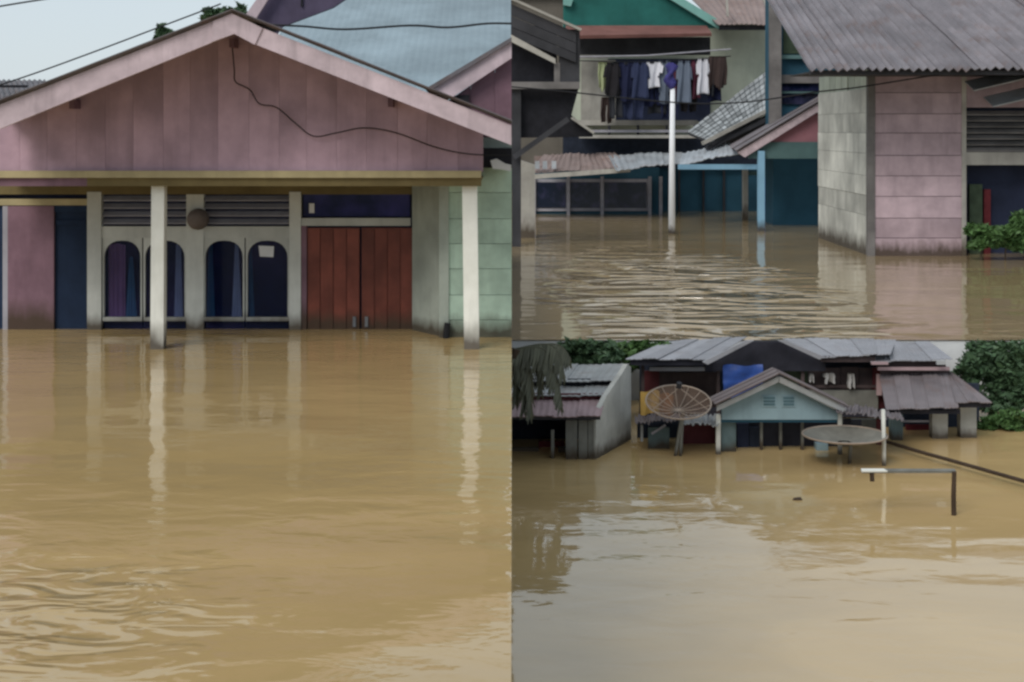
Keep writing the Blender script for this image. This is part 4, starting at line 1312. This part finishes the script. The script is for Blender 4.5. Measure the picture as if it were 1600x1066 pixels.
def drape(name, m, x0, y0, x1, y1, d, label, seed, cat):
    vs, fs = [], []
    for j in range(9):
        for i in range(9):
            u, v = i / 8, j / 8
            p = P(x0 + (x1 - x0) * u, y0 + (y1 - y0) * v + 2 * math.sin(u * 5 + seed), d)
            vs.append(p + Vector((0, 0.06 * math.sin(u * 10 + seed + v * 2), 0)))
    for j in range(8):
        for i in range(8):
            a = j * 9 + i
            fs.append((a, a + 1, a + 10, a + 9))
    n = len(vs)
    fs += [tuple(n + k for k in reversed(f)) for f in fs[:]]
    return tag(MB().add(vs + [p + Vector((0, .015, 0)) for p in vs], fs).build(name, m, smooth=True), label, cat)


drape('yellow_cloth', 'yellow_cloth', 1001, 611, 1030, 647, 37.6, 'yellow cloth hanging beside the mesh satellite dish', 1, 'cloth')
drape('orange_cloth', 'orange_cloth', 1024, 616, 1052, 652, 37.9, 'orange brown cloth hanging behind the mesh satellite dish', 2, 'cloth')

# ---- lean-to sheds round the dish
h = thing('lean_to', 'dark lean-to with ragged tin edge beneath the mesh dish', 'shed', (X(1065, 37.5), 37.5, W3))
roofing('roof_sheet', P(992, 661, 36.6), P(1064, 656, 36.6), P(1070, 645, 38.4), P(992, 650, 38.4), 3, 12, 0.03, 0.02, 'brown_roof', h, sag=.06, seed=95)
roofing('roof_sheet', P(1066, 662, 36.5), P(1124, 664, 36.5), P(1124, 648, 38.4), P(1066, 648, 38.4), 3, 9, 0.03, 0.02, 'shed_roof', h, sag=.06, seed=96)
MB().bp(1013, 668, 1046, 712, 37.3, 0.1, zbot=low3).build('front_panel', 'teal_grey', h)
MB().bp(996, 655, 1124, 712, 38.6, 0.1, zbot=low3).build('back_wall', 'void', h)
MB().bp(1064, 664, 1118, 712, 37.9, 0.08, zbot=low3).build('dark_opening', 'shed_red', h)  # maroon sheet stands in for the darkness inside the opening
MB().bp(1062, 662, 1067, 712, 36.8, 0.08, zbot=low3).build('front_post', 'shed_wall', h)
MB().bp(1001, 664, 1005, 690, 37.0, 0.08).build('hanging_board', 'shed_roof', h)
MB().bar(P(1018, 678, 37.0), P(1040, 664, 37.0), 0.06, 0.05).build('brace', 'slat_grey', h)
h = thing('tin_awning_stall', 'small stall with sagging tin awning right of the pale blue gable', 'stall', (X(1360, 37), 37, W3))
roofing('awning', P(1306, 643, 36.0), P(1412, 658, 36.0), P(1404, 644, 38.0), P(1312, 632, 38.0), 4, 16, 0.025, 0.02, 'brown_roof', h, sag=.08, seed=97)
MB().bp(1322, 655, 1378, 712, 38.2, 0.08, zbot=low3).build('back_wall', 'shed_wall', h)
MB().bp(1330, 656, 1346, 680, 38.1, 0.05).build('window', 'pane_dark', h)
MB().bp(1370, 655, 1380, 690, 37.8, 0.08, zbot=low3).build('jamb', 'shed_red', h)
MB().bp(1316, 704, 1372, 716, 37.2, 0.3, zbot=low3).build('counter', 'wet_wood', h)

d_ = 18700.0 / (728 - 200)
tag(MB().tube([(X(1381.5, d_), d_, low3), P(1381, 690, d_), P(1380, 640, d_)], 0.055, 8, 0.05).build('pole', 'post_white', smooth=True),
    'slim white pole in the water in front of the tin awning stall', 'pole')
d_ = 18700.0 / (805 - 200)
t = thing('broken_jetty', 'dark stake with a pale plank rail lying just above the brown water', 'jetty', (X(1490, d_), d_, W3))
MB().tube([(X(1491, d_), d_, low3), P(1490, 775, d_), P(1491, 737, d_)], 0.06, 8, 0.05).build('stake', 'wet_wood', t)
a, b = P(1347, 736, d_ + .1), P(1494, 736, d_ + .1)
MB().slab([a, b, b + Vector((0, .12, .02)), a + Vector((0, .14, .02))], 0.05).build('plank', 'shed_wall', t)
MB().slab([a + Vector((-.02, -.04, .01)), a + Vector((.55, -.04, .012)), a + Vector((.5, .1, .03)), a + Vector((0, .1, .03))], 0.03).build('pale_plank', 'post_white', t)
MB().tube([P(1362, 738, d_ + .15), P(1363, 752, d_ + .15)], 0.05, 6).build('hanger', 'wet_wood', t)
pts = [P(x_, y_, 8.32 * F / (y_ - 200)) for x_, y_ in ((1384, 690), (1430, 704), (1480, 718), (1540, 735), (1600, 752), (1680, 774))]
tag(MB().tube(curve_pts(pts), 0.05, 6).build('rope', 'wet_wood'), 'dark rope slanting from the white pole over the stake to the picture edge', 'rope')
d_ = 18700.0 / (781 - 200)
m = MB()
vs = []
for k in range(10):
    a = 2 * math.pi * k / 10
    r_ = 0.11 * (1 + .3 * math.sin(k * 2.3))
    vs.append(P(1245, 781, d_) + Vector((math.cos(a) * r_, math.sin(a) * r_ * .7, -.03)))
top = [v * 1.0 + Vector((0, 0, 0.05 + .03 * math.sin(i))) for i, v in enumerate(vs)]
m.add(vs + top, [tuple(range(10, 20))] + [(k, (k + 1) % 10, 10 + (k + 1) % 10, 10 + k) for k in range(10)])
tag(m.build('floating_debris', 'wet_wood'), 'small dark lump of debris floating on the open brown water', 'debris')['kind'] = 'thing'

# ---- trees of the lower flood, all lower than the upper flood's rim
def cap(p):
    return Z(531.5, p.y)


def blob(px, py, d, rx, ry, rz):
    q = P(px, py, d)
    return (q.x, q.y, q.z, rx, ry, rz)


tree('dark green trees behind the long shed roof, darker clump', (X(925, 42.3), 42.3, W3), [blob(925, 556, 42.3, .8, .6, .75), blob(900, 552, 42.3, .7, .5, .7), blob(945, 560, 42.2, .6, .5, .6)], 6000, .1, 'leaf_dark', 31, cap)
tree('brighter green tree between the shed roof and the slate roof', (X(975, 42.8), 42.8, W3), [blob(972, 552, 42.8, .8, .6, .7), blob(1000, 548, 42.8, .7, .5, .55), blob(1030, 548, 42.9, .6, .5, .4), blob(965, 580, 42.6, .5, .5, .6)], 6000, .1, 'leaf_mid', 32, cap)
tree('tall dark tree by the picture edge beyond the broad grey roof', (X(1550, 41.5), 41.5, W3), [blob(1545, 575, 41.5, 1.0, .9, 1.0), blob(1524, 566, 41.5, .45, .6, .55), blob(1580, 570, 41.4, .9, .8, 1.0), blob(1560, 625, 41.2, .9, .8, .8), blob(1610, 600, 41.4, .9, .8, 1.2), blob(1540, 548, 41.6, .8, .7, .6)], 14000, .1, 'leaf_dark', 33, cap, trunk=.15)
sh = thing('shrub', 'low green bushes in the water under the tall dark tree', 'shrub', (X(1575, 39.8), 39.8, W3))
crown([blob(1560, 662, 39.8, .6, .5, .25), blob(1590, 658, 39.6, .7, .5, .35), blob(1622, 655, 39.6, .7, .5, .4), blob(1538, 668, 40, .4, .4, .18)], 5000, .08, 34).build('foliage', 'leaf_mid', sh)
k = MB()
for px in (1560, 1590, 1620):
    k.tube([(X(px, 39.7), 39.7, -.4), (X(px, 39.7), 39.7, .5)], .04, 5, .02)
k.build('stem', 'bark', sh)

# palm whose old fronds hang over the shed
t = thing('palm_tree', 'palm with drooping grey green fronds hanging before the long shed', 'palm', (X(770, 35), 35, W3))
top = P(806, 545, 35)
base = Vector((X(770, 35), 35, W3))
MB().tube(curve_pts([base - Vector((0, 0, .5)), base * .5 + top * .5 + Vector((-.1, 0, 0)), top]), .16, 9, .12).build('trunk', 'bark', t)
rnd = random.Random(5)
for fi, (ex, ey, bow) in enumerate(((818, 640, .2), (876, 634, .5), (845, 610, .35), (880, 585, .5), (805, 625, .1), (828, 645, .25), (862, 600, .45), (780, 630, -.1), (750, 600, -.4), (890, 560, .5), (735, 570, -.5))):
    e = P(ex, ey, 35 + rnd.uniform(-.7, .7))
    mid = top * .45 + e * .55 + Vector((bow * .5, 0, .45))
    mid.z = min(mid.z, Z(540, 35))
    sp = curve_pts([top, mid, e], 8)
    m = MB().tube(sp, .022, 5, .008)
    for i in range(1, len(sp)):
        for sd in (-1, 1):
            for hh in (0, .25, .5, .75):
                p = sp[i - 1].lerp(sp[i], hh)
                ln = .62 * (1 - abs(i / len(sp) - .45)) * rnd.uniform(.7, 1.15)
                dr = Vector((sd * rnd.uniform(.1, .35), sd * rnd.uniform(.2, .5), -1)).normalized()
                q = p + dr * ln
                wv = Vector((.036, .012, 0))
                m.add([p - wv, p + wv, q + wv * .2, q - wv * .2], [(0, 1, 2, 3)])
    m.build('frond', 'leaf_grey', t)
